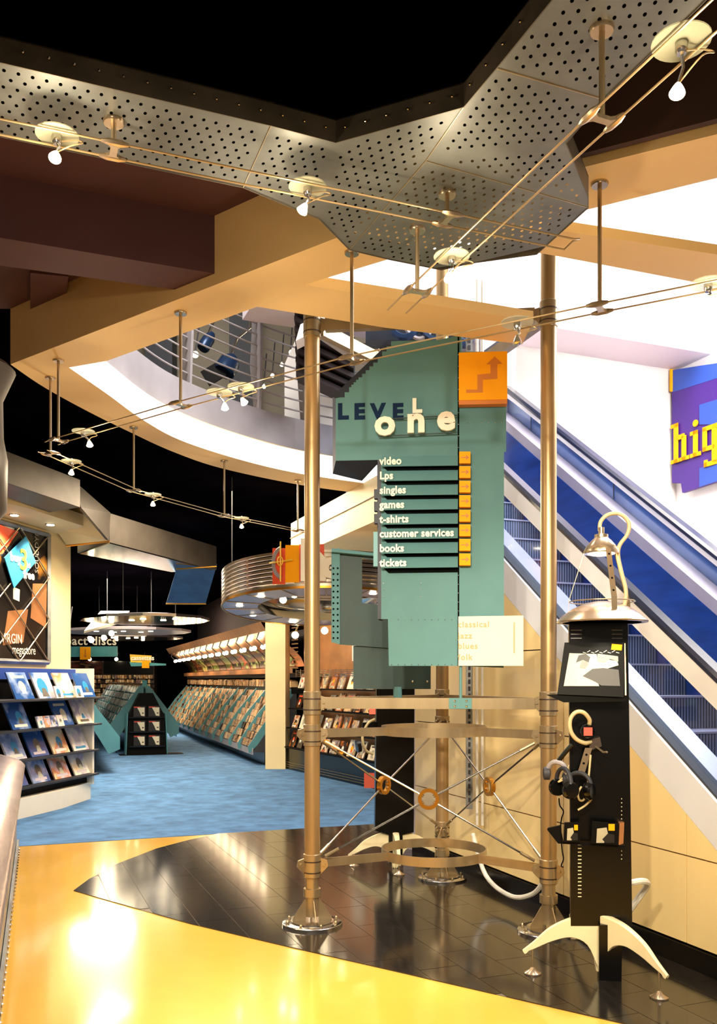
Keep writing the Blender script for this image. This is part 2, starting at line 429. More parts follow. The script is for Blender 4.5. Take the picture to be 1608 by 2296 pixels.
# ================================================================== ceilings and slab
ZS, ZC = 3.6, 3.96
NE = [(-2.26, 5.79), (-.07, 4.11), (.9, 3.565), (1.345, 3.35), (2.3, 2.9), (3.4, 2.4)]
FA = [(-1.9, 5.85), (-1.62, 5.73), (-.56, 4.9), (-.29, 4.63), (.154, 4.34), (1.01, 3.88), (1.465, 3.64), (2.45, 3.2), (3.55, 2.75)]
def smooth(pts, k=6):
    out = []
    for i in range(len(pts)-1):
        p0 = pts[max(i-1, 0)]; p1 = pts[i]; p2 = pts[i+1]; p3 = pts[min(i+2, len(pts)-1)]
        for j in range(k):
            t = j/k
            out.append(tuple(.5*((2*p1[a])+(-p0[a]+p2[a])*t+(2*p0[a]-5*p1[a]+4*p2[a]-p3[a])*t*t+(-p0[a]+3*p1[a]-3*p2[a]+p3[a])*t**3) for a in range(len(p1))))
    out.append(tuple(pts[-1])); return out
OUT = smooth([(-2.26, 5.79), (-2.2, 6.25), (-2.06, 6.82), (-1.89, 7.37), (-1.66, 8.02), (-1.31, 8.65), (-.57, 9.40), (.3, 9.95)])
INN = smooth([(-1.9, 5.85), (-1.8, 6.4), (-1.7, 7.02), (-1.51, 7.65), (-1.06, 8.35), (-.54, 8.89), (.25, 9.4)])
struct('ceiling_beam', MB().slab(NE+FA[::-1], ZS, ZC), 'cream', 'cream plastered beam with flat underside crossing below the upper floor')
struct('ceiling_beam_shade', MB().band([(.86, 3.55), (1.335, 3.315), (2.3, 2.86), (3.4, 2.36)], ZS+.02, 4.9, -.03), 'brown', 'near face of the cream beam at right, shade painted in dark brown')  # dark brown paints the shade on the beam's near face and above
struct('ceiling_crossbeam', MB().slab([(-.29, 4.63), (.74, 5.0), (1.0, 5.1), (1.0, 5.45), (.145, 5.19), (-.56, 4.9)], ZS+.002, ZS+.06), 'cream', 'cream cross beam behind the perforated steel panel')
struct('ceiling_crossbeam_right', MB().slab([(.62, 4.09), (.915, 4.07), (1.73, 4.3), (3.2, 4.72), (3.2, 5.15), (1.87, 4.65), (.96, 4.316), (.5, 4.16)], ZS+.002, ZS+.05), 'cream', 'tan cross beam running off beside the escalator')
mb = MB()
n = min(len(OUT), len(INN))
import itertools
def resample(line, m):
    L = [Vector((*p, 0)) for p in line]; d = [0]
    for i in range(1, len(L)): d.append(d[-1]+(L[i]-L[i-1]).length)
    out = []
    for k in range(m):
        w = d[-1]*k/(m-1); i = 1
        while i < len(d)-1 and d[i] < w: i += 1
        f = (w-d[i-1])/(d[i]-d[i-1]); p = L[i-1].lerp(L[i], f); out.append((p.x, p.y))
    return out
OR, IR = resample(OUT, 40), resample(INN, 40)
mb.strip([[(*p, ZS) for p in OR], [(*p, ZS) for p in IR]])
mb.strip([[(*p, ZS) for p in OR], [(*p, 4.02) for p in OR]])
mb.strip([[(*p, 4.02) for p in OR], [(*p, 3.83) for p in IR]])
struct('ceiling_ring', mb, 'cream', 'curved cream soffit around the opening to the upper floor', smooth=True)
struct('trim_1', MB().band(IR, ZS+.003, 3.83, .025), 'fascia_added_glow', 'white curved fascia around the ceiling opening, glow put into the surface', smooth=True)  # emission stands in for concealed light falling on the fascia
struct('ceiling', MB().slab(OUT+[(6, 10.5), (6, 33), (-14, 33), (-14, 5.8)], 4.02, 4.1), 'black_ceiling', 'black ceiling over the sales floor')
struct('ceiling_plum', MB().slab([(-2.26, 5.79), (-.07, 4.11), (-.1, 4.05), (-.4, 4.02), (-1.5, 3.6), (-4.0, 2.7), (-9, 2.7), (-9, 5.79)], ZC, ZC+.05), 'plum', 'plum coloured ceiling beside the cream beam')
struct('wall_high', MB().band([(-9, 6.6), (-2.26, 5.81), (-.07, 4.13), (.86, 3.58)], ZC, 5.3, .05), 'black_ceiling', 'black upstand closing the high ceiling above the cream beam')
struct('ceiling_high', MB().slab([(-9, -6), (8, -6), (8, .3), (3.4, 2.3), (1.3, 3.3), (-.07, 4.12), (-2.26, 5.8), (-9, 6.6)], 5.2, 5.3), 'black_ceiling', 'black high ceiling over the entrance hall')
for xa, xb in ((-2.3, -2.0), (-.45, -.25)):
    struct('ceiling_joist', MB().slab([(xa, -1), (xb, -1), (xb, 4.2), (xa, 4.2)], 4.95, 5.2), 'plum_dark', 'black steel joist under the high ceiling at left' if xa < -1 else 'black steel joist under the high ceiling at centre')
# plum downstand beam and plate
struct('ceiling_downstand', MB().slab([(-.745, 4.63), (-1.71, 4.254), (-4.0, 3.36), (-4.1, 3.65), (-1.82, 4.54), (-.99, 4.82)], 3.66, ZC), 'plum', 'plum downstand beam butting against the cream beam')
MBp = MB(); e = (Vector((-.07, 4.11, 0))-Vector((-2.26, 5.79, 0))).normalized(); nn = Vector((e.y, -e.x, 0))
FP = Plane((-2.26, 5.79), e.xy, .10)
MBp.slab([xy(FL(a, b, 3.9)) for a, b in ((68, 612), (153, 620), (148, 683), (68, 718))], 3.9, ZC-.001)
struct('ceiling_plate', MBp, 'plum', 'plum box end against the far end of the cream beam')
# ---------------------------------------------------------------- perforated steel raceway
ZP = 3.45
pr = thing('perforated_raceway', 'zigzag perforated steel raceway hung under the black ceiling', 'ceiling panel', (.2, 3.3, ZP))
def pp(x, y): return xy(FL(x, y, ZP))
plates = {
 'a': [(608, 280), (545, 420), (-400, 222), (-400, 44)],
 'b': [(608, 280), (753, 318), (715, 490), (600, 443), (545, 420)],
 'c': [(753, 318), (1040, 238), (955, 360), (783, 560), (715, 490)],
 'd': [(955, 360), (1320, 465), (1204, 570), (1056, 590), (990, 605), (875, 582), (783, 560)],
 'e': [(1040, 238), (1112, 152), (1354, 222), (1271, 320), (955, 360)],
 'f': [(955, 360), (1271, 320), (1320, 440), (1320, 465)],
 'g': [(1112, 152), (1235, 0), (1420, -230), (1800, -230), (1574, 10), (1354, 222)]}
ANG = {'a': .40, 'b': .40, 'c': .30, 'd': .30, 'e': -.15, 'f': -.15, 'g': -.15}
def perforated(poly, ang, pitch=.042, rad=.0078):
    cvx = poly
    if sum(cvx[i][0]*cvx[(i+1) % len(cvx)][1]-cvx[(i+1) % len(cvx)][0]*cvx[i][1] for i in range(len(cvx))) < 0: cvx = cvx[::-1]
    ca, sa = math.cos(ang), math.sin(ang)
    R = lambda a, b: (a*ca-b*sa, a*sa+b*ca)
    loc = [(x*ca+y*sa, -x*sa+y*ca) for x, y in cvx]
    x0, x1 = min(p[0] for p in loc), max(p[0] for p in loc); y0, y1 = min(p[1] for p in loc), max(p[1] for p in loc)
    m = MB(); inset = .012
    def inside(p):
        return all((cvx[(i+1) % len(cvx)][0]-cvx[i][0])*(p[1]-cvx[i][1])-(cvx[(i+1) % len(cvx)][1]-cvx[i][1])*(p[0]-cvx[i][0]) > inset*math.dist(cvx[i], cvx[(i+1) % len(cvx)]) for i in range(len(cvx)))
    nr = int((y1-y0)/pitch)+2; nc = int((x1-x0)/pitch)+2
    for r in range(nr):
        for c in range(-1, nc):
            cx = x0+(c+.5*(r % 2))*pitch+pitch/2; cy = y0+r*pitch+pitch/2; h = pitch/2
            o = [(cx-h, cy-h), (cx, cy-h), (cx+h, cy-h), (cx+h, cy), (cx+h, cy+h), (cx, cy+h), (cx-h, cy+h), (cx-h, cy)]
            ow = [R(*p) for p in o]; cw = R(cx, cy)
            if inside(cw) and all(inside(p) or True for p in ow) and all(side_ok(p, cvx) for p in ow):
                hh = []
                for k in range(8):
                    w = 2*PI*k/8-3*PI/4; hh.append(R(cx+rad*.75*math.cos(w), cy+rad*1.15*math.sin(w)))
                vs = [(*p, ZP) for p in ow]+[(*p, ZP) for p in hh]
                m.add(vs, [(k, (k+1) % 8, 8+(k+1) % 8, 8+k) for k in range(8)])
            else:
                cp = clip([ow[0], ow[2], ow[4], ow[6]], cvx)
                if len(cp) > 2: m.add([(*p, ZP) for p in cp], [list(range(len(cp)))])
    return m, cvx
def side_ok(p, cvx):
    return all((cvx[(i+1) % len(cvx)][0]-cvx[i][0])*(p[1]-cvx[i][1])-(cvx[(i+1) % len(cvx)][1]-cvx[i][1])*(p[0]-cvx[i][0]) >= 0 for i in range(len(cvx)))
for k, pl in plates.items():
    m, cvx = perforated([pp(*p) for p in pl], ANG[k])
    o = m.build('perforated_plate', 'perf_steel', pr)
    if k != 'd':
        MB().slab([(x, y) for x, y in cvx], ZP+.075, ZP+.08).build('lid', 'black', pr)
    for a, b in zip(cvx, cvx[1:]+cvx[:1]):
        # seam bead between the plates
        pass
for line, nm in (([(-400, 44), (608, 280), (753, 318), (1040, 238), (1112, 152), (1235, 0), (1420, -230)], 'near_lip'), ([(1800, -230), (1574, 10), (1354, 222), (1271, 320), (1320, 440), (1320, 465), (1204, 570), (1056, 590), (990, 605), (875, 582), (783, 560), (715, 490), (600, 443), (545, 420), (-400, 222)], 'far_lip')):
    MB().band([pp(*p) for p in line], ZP-.003, ZP+.08, .004).build(nm, 'lip_steel', pr)
mb = MB()
for a, b in (((608, 280), (545, 420)), ((1040, 238), (955, 360)), ((955, 360), (783, 560)), ((955, 360), (1320, 465)), ((1112, 152), (1354, 222))):
    mb.rod((*pp(*a), ZP-.001), (*pp(*b), ZP-.001), .0022, 5)
mb.build('seam', 'steel', pr)
mb = MB()
for line in ([(-100, 112), (608, 280), (753, 318)], [(753, 318), (1040, 238)], [(1040, 238), (1112, 152), (1235, 0)]):
    for a, b in zip(line, line[1:]):
        pa, pb = Vector(pp(*a)), Vector(pp(*b)); m_ = int((pb-pa).length/.075)
        for i in range(m_):
            q = pa.lerp(pb, (i+.5)/m_); t = (pb-pa).normalized(); nq = Vector((t.y, -t.x))*.006
            mb.ball((q.x+nq.x, q.y+nq.y, ZP+.04), .005, 6)
mb.build('rivet_row', 'bright_steel', pr)['kind'] = 'stuff'

# ================================================================== upper floor seen through the openings
kerb = [(x+.0, y) for x, y in IR]
def offset(line, o):
    L = [Vector(p) for p in line]; out = []
    for i in range(len(L)):
        t = (L[min(i+1, len(L)-1)]-L[max(i-1, 0)]).normalized(); out.append((L[i].x-t.y*o, L[i].y+t.x*o))
    return out
struct('trim_2', MB().band(offset(IR, .06), 3.83, 4.16, .03), 'kerb_grey', 'grey curved upstand under the balcony rails', smooth=True)
rl = thing('balcony_railing', 'curved balcony railing of thin steel bars on the upper floor', 'railing', (-1.2, 8.2, 4.16))
RC = offset(IR, .09)
for i in range(12):
    z = 4.25+i*.105
    MB().tube([(*p, z) for p in RC], .009, 6).build('rail', 'kerb_grey', rl, True)
for px in (428, 578, 676):
    q = min(RC, key=lambda p: abs(804+2000*p[0]/p[1]-px)); j = RC.index(q); t = (Vector(RC[j+1])-Vector(RC[j-1])).normalized()
    nq = Vector((t.y, -t.x, 0)); c = Vector((q[0], q[1], 0)); tt = Vector((t.x, t.y, 0))
    MB().prism([c+nq*.02+Vector((0, 0, 3.95)), c-nq*.02+Vector((0, 0, 3.95)), c-nq*.10+Vector((0, 0, 4.6)), c-nq*.03+Vector((0, 0, 5.5)), c+nq*.05+Vector((0, 0, 5.5)), c+nq*.05+Vector((0, 0, 4.6))], tt*.03).build('upright_blade', 'kerb_grey', rl)
struct('wall_upper', MB().slab([(-7, 11.6), (-.3, 11.9), (-.3, 12.2), (-7, 11.9)], 4.1, 8.2), 'beige_grey', 'grey beige wall of the upper floor behind the railing')
for px0, px1, d, m_, lb in ((325, 386, 11.2, 'slate', 'dark column of the upper floor behind the railing, further left'), (514, 572, 11.3, 'slate', 'dark column of the upper floor behind the railing, further right')):
    a, b = P(px0, 700, d), P(px1, 700, d)
    struct('pillar', MB().slab([(a.x, d), (b.x, d), (b.x, d+.3), (a.x, d+.3)], 4.1, 8.2), m_, lb)
a, b = P(638, 800, 9.6), P(775, 800, 9.6)
struct('wall_upper_white', MB().prism([(a.x, 9.6, 4.0), (b.x, 9.6, 4.0), (b.x, 9.6, 5.6), (a.x+.18, 9.6, 5.35), (a.x, 9.6, 4.95)], (0, .5, 0)), 'white', 'white gable wall on the upper floor beside the sign tower')
# tall white wall behind the escalator and soffit of the next floor
s_b = (9.1-7.39-.363*1.79)/.932
struct('wall_back', MB().prism([E(s_b, .9, 3.4), E(s_b, 6, 3.4), E(s_b, 6, -.0), E(s_b, 6, 4.9), E(s_b, .9, 4.9)], U*.2), 'white', 'bright white end wall above the escalator')
struct('wall_right', MB().prism([E(-6, 3.3, 0), E(s_b, 3.3, 0), E(s_b, 3.3, 4.9), E(-6, 3.3, 4.9)], N*.2), 'white', 'white wall beyond the escalator carrying the purple sign')
struct('wall_back_low', MB().prism([E(s_b, 1.3, 0), E(s_b, 3.5, 0), E(s_b, 3.5, 4.9), E(s_b, 1.3, 4.9)], U*.18), 'white', 'white lower end wall beside the escalator')
struct('ceiling_bulkhead', MB().prism([E(s_b-.52, -1.4, 4.9), E(s_b-.52, 7, 4.9), E(s_b-.52, 7, 9), E(s_b-.52, -1.4, 9)], U*.9), 'lilac', 'pale lilac bulkhead over the head of the escalator')
struct('ceiling_upper', MB().slab([(-7, 3.6), (7, 3.6), (7, 13), (-7, 13)], 8.2, 8.3), 'white', 'white ceiling of the upper floor')
# dark machinery hood and clutter behind the sign
hd = thing('projector_hood', 'dark slatted equipment hood hanging at the head of the escalator', 'hood', P(735, 790, 8.0))
c = P(728, 782, 8.0)
for i in range(7):
    MB().obox(c+Vector((0.0, .04*i, .18-.075*i)), Vector((.26, .06, -.10)), (0, .16, 0), (0, 0, .022)).build('slat', 'plum_dark', hd)
MB().obox(c+Vector((0, .3, .02)), Vector((.27, .06, -.1)), (0, .05, 0), (0, 0, .3)).build('back_plate', 'slate', hd)
MB().rod(P(722, 748, 7.3), P(858, 838, 7.3), .05, 8).build('support_arm', 'kerb_grey', hd)
MB().obox(P(722, 730, 7.7), (.2, 0, .1), (0, .1, 0), (.02, 0, .07)).build('white_flap', 'white', hd)
cl = thing('cable_loom', 'loops of blue and grey cable hanging behind the top bar', 'cables', P(930, 750, 7.4))
for i in range(5):
    x = 862+i*34; pts = [P(x, 700, 7.3+i*.06), P(x+18, 742, 7.3), P(x+44, 756+i*3, 7.3), P(x+70, 742, 7.3), P(x+78, 700, 7.4)]
    MB().tube([Vector(p) for p in smooth([tuple(q) for q in pts], 5)], .018 if i % 2 else .03, 6).build('cable', 'blue_lamp' if i % 2 == 0 else 'kerb_grey', cl, True)
MB().tube([P(822, 730, 7.6), P(840, 765, 7.6), P(862, 795, 7.6), P(880, 815, 7.6)], .014, 6).build('cable', 'bright_steel', cl, True)
MB().obox(P(940, 735, 7.5), (.45, 0, 0), (0, .1, 0), (0, 0, .14)).build('trunking', 'navy', cl)
dl = MB().rod(P(1078, 806, 8.3), P(1212, 712, 7.6), .05, 8).build('brace_tube', 'slate'); tag(dl, 'dark diagonal brace tube behind the right post of the tower', 'brace')

# ================================================================== escalator and its cladding
wl = struct('wall_escalator', MB().prism([E(-4.2, .03, 0), E(.73, .03, 0), E(.73, .03, zb(.73)-.02), E(-3.88, .03, .01)], N*.12), 'dark_wood', 'veneered wall closing the side of the escalator')
rows = [(.125, .6), (.6, 1.18), (1.18, 1.76), (1.76, 2.5), (2.5, 3.35)]; cols = [-3.9, -2.75, -1.6, -.45, .73]
for (z0, z1) in rows:
    for s0, s1 in zip(cols, cols[1:]):
        pl = [(s0+.004, z0+.004), (s1-.004, z0+.004), (s1-.004, z1-.004), (s0+.004, z1-.004)]
        pl = clip(pl, [(-5, -4), (9, -4), (9, zb(9)-.004), (-9, zb(-9)-.004)])
        if len(pl) > 2: MB().prism([E(a, 0, b) for a, b in pl], N*.03).build('panel', 'birch', wl)
struct('baseboard_escalator', MB().prism([E(-4.2, -.02, 0), E(.75, -.02, 0), E(.75, -.02, .12), E(-4.2, -.02, .12)], N*.06), 'gloss_black', 'black kerb along the foot of the veneered wall')
struct('wall_truss', MB().prism([E(1.38, 0.01, 3.15), E(4.6, .01, 3.15), E(4.6, .01, 3.6), E(1.38, .01, 3.6)], N*1.3), 'cream2', 'cream cladding under the head of the escalator')
MB().prism([E(1.4, -.004, 3.40), E(4.6, -.004, 3.40), E(4.6, -.004, 3.412), E(1.4, -.004, 3.412)], N*.01).build('joint', 'dark_wood', bpy.data.objects['wall_truss'])
pe = E(.78, .1, 0)
struct('column_grey', MB().lathe([(.13, 0), (.13, 3.15)], (pe.x-.04, pe.y+.1, 0), 24), 'lilac', 'pale grey round column at the end of the veneered wall', smooth=True)
es = thing('escalator', 'escalator with ribbed grey steps, blue skirts and glass balustrades', 'escalator', E(-2, .6, 0))
ST = 1.46
def incl(t, th, a, b, name, m, s0=-4.3, s1=ST, land=True, parent=es, smooth_=False):
    """band parallel to the step line between heights a and b above it"""
    pts = [(s0, zb(s0))] + [(s1, zb(s1))]
    mb = MB()
    if land:
        pts = [(s0, zb(s0))]+[(s1-.5, zb(s1-.5)), (s1-.2, zb(s1-.2)-.015), (s1+.1, zb(s1)-.03), (s1+.4, zb(s1)-.02), (3.2, zb(s1)-.02)]
    lo = [E(s, t, z+a) for s, z in pts]; hi = [E(s, t, z+b) for s, z in pts]
    return mb.prism(lo+hi[::-1], N*th).build(name, m, parent)
SP = .306
for i in range(19):
    s = -3.72+i*SP; z = zb(s)
    if z > 3.75: break
    MB().prism([E(s, .27, z-.36), E(s, 1.03, z-.36), E(s, 1.03, z-.004), E(s, .27, z-.004)], U*.012).build('step_riser', 'riser_ribs', es)
    MB().prism([E(s-.012, .27, z-.012), E(s-.012, 1.03, z-.012), E(s+SP, 1.03, z-.012), E(s+SP, .27, z-.012)], Vector((0, 0, .012))).build('step_tread', 'esc_grey', es)
incl(0.0, .10, 0.0, .245, 'stringer', 'stringer_white')
incl(0.02, .09, .245, .262, 'stringer_edge', 'slate')
incl(.11, .14, .225, .262, 'inner_deck', 'esc_grey')
incl(.255, .012, -.30, .235, 'skirt', 'deep_blue')
gs = -4.3
while gs < 1.3:
    mb = MB(); s0, s1 = gs+.003, gs+1.24
    mb.prism([E(s0, .07, zb(s0)+.25), E(s1, .07, zb(s1)+.25), E(s1, .07, zb(s1)+.75), E(s0, .07, zb(s0)+.75)], N*.01).build('glass_pane', 'tint_glass', es)
    MB().rod(E(s1+.004, .075, zb(s1)+.25), E(s1+.004, .075, zb(s1)+.75), .004, 5).build('pane_joint', 'slate', es)
    gs += 1.245
incl(.045, .075, .69, .83, 'rail_deck', 'deck_white')
def handrail(t, name):
    pts = [E(s, t, zb(s)+.85) for s in (-4.3, -2, 0, ST-.3)]+[E(ST+.2, t, zb(ST)+.83), E(3.2, t, zb(ST)+.83)]
    mb = MB(); prof = [(-.042, -.02), (.042, -.02), (.046, 0.01), (.034, .034), (-.034, .034), (-.046, .01)]
    rows = [[p+N*a+Vector((0, 0, b)) for a, b in prof+prof[:1]] for p in pts]
    mb.strip(rows).build(name, 'handrail', es, True)
handrail(.085, 'handrail')
# far side
incl(1.035, .02, -.35, .53, 'skirt', 'deep_blue')
incl(1.04, .16, .53, .63, 'inner_deck', 'esc_grey')
gs = -4.3
while gs < 1.3:
    s0, s1 = gs+.003, gs+1.24
    MB().prism([E(s0, 1.19, zb(s0)+.62), E(s1, 1.19, zb(s1)+.62), E(s1, 1.19, zb(s1)+.82), E(s0, 1.19, zb(s0)+.82)], N*.01).build('glass_pane', 'tint_glass', es)
    MB().rod(E(s1+.004, 1.185, zb(s1)+.65), E(s1+.004, 1.185, zb(s1)+.82), .004, 5).build('pane_joint', 'slate', es)
    gs += 1.245
incl(1.165, .075, .785, .845, 'rail_deck', 'deck_white')
handrail(1.2, 'handrail')
incl(1.21, .06, -.8, .785, 'outer_panel', 'glass_blue')
# purple sign
pg = thing('hanging_sign', 'purple and blue sign with orange slab lettering on the white wall', 'sign', E(-1.2, 3.2, 2.8))
SPL = Plane(xy(E(0, 3.2, 0)), (-U.x, -U.y)); nz = SPL.n
def face(pts, m, name, th=.02, off=0.0, parent=None, pl=None):
    pl = pl or SPL; return MB().prism([q+pl.n*off for q in pl.poly(pts)], -pl.n*th).build(name, m, parent)
face([(1507, 880), (1530, 868), (1760, 770), (1760, 1030), (1530, 1105), (1527, 1083), (1507, 1083)], 'purple', 'board', .04, 0, pg)
face([(1507, 830), (1760, 790), (1760, 800), (1507, 880)], 'sign_blue', 'board', .05, .002, pg)
face([(1570, 908), (1760, 850), (1760, 950), (1570, 952)], 'sign_blue', 'colour_patch', .008, .01, pg)
face([(1570, 1050), (1760, 985), (1760, 1030), (1570, 1092)], 'sign_blue', 'colour_patch', .008, .01, pg)
face([(1505, 828), (1509, 828), (1509, 878), (1505, 878)], 'orange', 'edge_strip', .06, .02, pg)
def slab(rects, x0):
    return [(x0+a, b, x0+c, d) for a, b, c, d in rects]
H = [(0, 0, .15, .04), (.045, 0, .105, .42), (0, .38, .105, .42), (.10, .235, .20, .285), (.165, 0, .225, .26), (.125, 0, .27, .04)]
I = [(0, 0, .15, .04), (.045, 0, .105, .27), (0, .23, .105, .27)]
G = [(0, .02, .055, .26), (.0, .02, .17, .065), (.0, .225, .20, .27), (.13, -.12, .19, .27), (.02, -.14, .19, -.095), (.02, -.14, .065, -.07)]
o0 = SPL.at(1508, 1042); ex = -U
def letter(rects, x0, lbl):
    mb = MB()
    for a, b, c, d in rects:
        q = [o0+ex*(x0+a)+Vector((0, 0, b)), o0+ex*(x0+c)+Vector((0, 0, b)), o0+ex*(x0+c)+Vector((0, 0, d)), o0+ex*(x0+a)+Vector((0, 0, d))]
        mb.prism([p+SPL.n*.012 for p in q], SPL.n*.012)
    return mb
letter(H, 0.0, 'h').build('letter', 'orange', pg)
letter(I, .29, 'i').lathe([(.035, 0), (.035, .012)], o0+ex*(.29+.075)+Vector((0, 0, .345))+SPL.n*.012, 14, SPL.n).build('letter', 'orange', pg)
letter(G, .47, 'g').build('letter', 'orange', pg)
letter(H, .71, 'h').build('letter', 'orange', pg)
# ================================================================== sign tower: three posts, bars, rings, tie rods
PL_, PR_, PB_ = Vector((-.293, 5.64, 0)), Vector((1.166, 5.47, 0)), Vector((.652, 6.94, 0))
CEN = (PL_+PR_+PB_)/3
tw = thing('sign_tower', 'three legged tower of tubular steel posts with cross ties carrying the directory sign', 'tower', (CEN.x, CEN.y, .005))
RP = .049
ZU, ZL, ZM = 1.213, .39, .82
def V3(v, z): return Vector((v.x, v.y, z))
for p in (PL_, PR_, PB_):
    po = MB().lathe([(RP, .3), (RP, 4.9)], p, 24).build('post', 'steel_post', tw, True)
    MB().lathe([(RP-.007, .06), (RP-.007, .31)], p, 24).build('sleeve', 'steel', po, True)
    MB().lathe([(RP+.006, .185), (RP+.006, .235)], p, 24).build('collar', 'steel', po, True)
    bp = MB().lathe([(.19, .006), (.19, .02), (.185, .024), (.06, .024)], p, 32).build('base_plate', 'bright_steel', tw, True)
    MB().lathe([(.135, .024), (.135, .034), (.05, .034)], p, 32).build('base_ring', 'bright_steel', bp, True)
    mb = MB()
    for k in range(8):
        w = 2*PI*(k+.5)/8; mb.lathe([(.009, .0), (.009, .014), (.005, .02)], (p.x+.163*math.cos(w), p.y+.163*math.sin(w), .024), 6)
    mb.build('bolts', 'steel', bp)['kind'] = 'stuff'
    for k in range(4):
        w = PI/2*k+.25; d = Vector((math.cos(w), math.sin(w), 0)); t = Vector((-d.y, d.x, 0))*.003
        MB().prism([V3(p, .034)+d*.04-t, V3(p, .034)+d*.125-t, V3(p, .05)+d*.125-t, V3(p, .165)+d*.05-t, V3(p, .165)+d*.04-t], t*2).build('gusset', 'steel', bp)
    for z, hh in ((1.405, .15), (ZU-.01, .14), (ZL-.01, .15), (3.79, .16)):
        mb = MB().lathe([(RP+.002, z-hh/2), (RP+.007, z-hh/2+.004), (RP+.007, z+hh/2-.004), (RP+.002, z+hh/2)], p, 24)
        ck = mb.build('clamp', 'steel', tw, True)
        for dz in (-hh*.28, hh*.18): MB().lathe([(RP+.0085, z+dz-.004), (RP+.0085, z+dz+.004)], p, 24).build('clamp_slot', 'dark_wood', ck)
        others = [q for q in (PL_, PR_, PB_) if q != p]
        if z in (1.405, 3.79): dirs = [(q-p).normalized() for q in others]
        else: dirs = [(q-p).normalized() for q in others]+[-(CEN-p).normalized()]
        for d in dirs:
            ml = MB()
            t = Vector((-d.y, d.x, 0))*.006; c = V3(p, z)+d*(RP+.025)
            ml.prism([c-d*.03-t+Vector((0, 0, -hh*.42)), c+d*.012-t+Vector((0, 0, -hh*.15)), c+d*.03-t+Vector((0, 0, .0)), c+d*.022-t+Vector((0, 0, .035)), c-d*.03-t+Vector((0, 0, .05))], t*2)
            ml.lathe([(.012, -.014), (.012, .014)], c+Vector((0, 0, .008)), 8, t)
            ml.build('lug', 'steel', ck)
def bar(a, b, z, h, w, nm):
    d = (b-a).normalized(); t = Vector((-d.y, d.x, 0))
    return MB().obox((V3(a, z)+V3(b, z))/2, d*((b-a).length/2-.085), t*w/2, (0, 0, h/2)).build(nm, 'steel', tw)
for a, b in ((PL_, PR_), (PR_, PB_), (PL_, PB_)):
    bar(a, b, 1.405, .068, .05, 'lower_bar'); bar(a, b, 3.79, .08, .05, 'upper_bar')
for z in (ZU, ZL):
    RR = .35; mb = MB(); n = 56
    def hoop(r0, r1, z0, z1):
        m = MB(); rows = []
        for k in range(n+1):
            w = 2*PI*k/n; c, s = math.cos(w), math.sin(w)
            rows.append([(CEN.x+r*c, CEN.y+r*s, zz) for r, zz in ((r0, z0), (r1, z0), (r1, z1), (r0, z1), (r0, z0))])
        return m.strip(rows)
    hoop(RR-.004, RR+.004, z-.031, z+.031).build('hoop', 'steel', tw, True)
    for p in (PL_, PR_, PB_):
        d = (CEN-p).normalized(); t = Vector((-d.y, d.x, 0)); L = (CEN-p).length-RR
        MB().obox(V3(p, z)+d*(RP+.03+L)/2, d*((L-RP-.03)/2), t*.004, (0, 0, .028)).build('hoop_arm', 'steel', tw)
for a, b in ((PL_, PR_), (PL_, PB_), (PR_, PB_)):
    m = V3((a+b)/2, ZM-.01); d = (b-a).normalized(); t = Vector((-d.y, d.x, 0))
    rows = []
    for k in range(33):
        w = 2*PI*k/32; rad = d*math.cos(w)+Vector((0, 0, math.sin(w)))
        rows.append([m+rad*r+t*y for r, y in ((.044, -.016), (.066, -.016), (.066, .016), (.044, .016), (.044, -.016))])
    rg = MB().strip(rows).build('tie_ring', 'brass', tw, True); nut = MB()
    for p, sg in ((a, 1), (b, -1)):
        for z0 in (ZU-.05, ZL+.05):
            q = V3(p, z0)+d*sg*(RP+.035); v = (q-m).normalized()
            r_ = MB().rod(q, m+v*.06, .0065, 8).build('tie_rod', 'bright_steel', tw, True)
            MB().rod(q, q-v*.10, .0105, 8).build('turnbuckle', 'steel', r_, True)
            nut.rod(m+v*.046, m+v*.034, .009, 6)
    nut.build('nuts', 'steel', rg)['kind'] = 'stuff'
# slotted channel and conduits rising beside the rear post
ch = thing('cable_channel', 'slotted steel channel with two conduits standing behind the tower', 'cable channel', (.92, 7.0, .39))
MB().box((.86, 6.93, 2.5), (.05, .025, 3.9)).build('channel', 'galvanised', ch)
mb = MB()
for i in range(70): mb.box((.86, 6.915, .62+i*.054), (.018, .006, .034))
mb.build('slots', 'slate', ch)['kind'] = 'stuff'
for dx in (0, .04): MB().tube([(.90+dx, 6.76, .45), (.90+dx, 6.77, 1.3), (.905+dx, 6.8, 4.6)], .011, 8).build('conduit', 'hose_white', ch, True)
hs = MB().tube([Vector(p) for p in smooth([(.84, 6.55, .42), (.9, 6.3, .17), (1.02, 6.0, .10), (1.12, 5.75, .17), (1.17, 5.55, .32)], 6)], .016, 8).build('conduit_hose', 'hose_white', None, True)
tag(hs, 'white hose looping low from the tower hoop to the right post', 'hose')

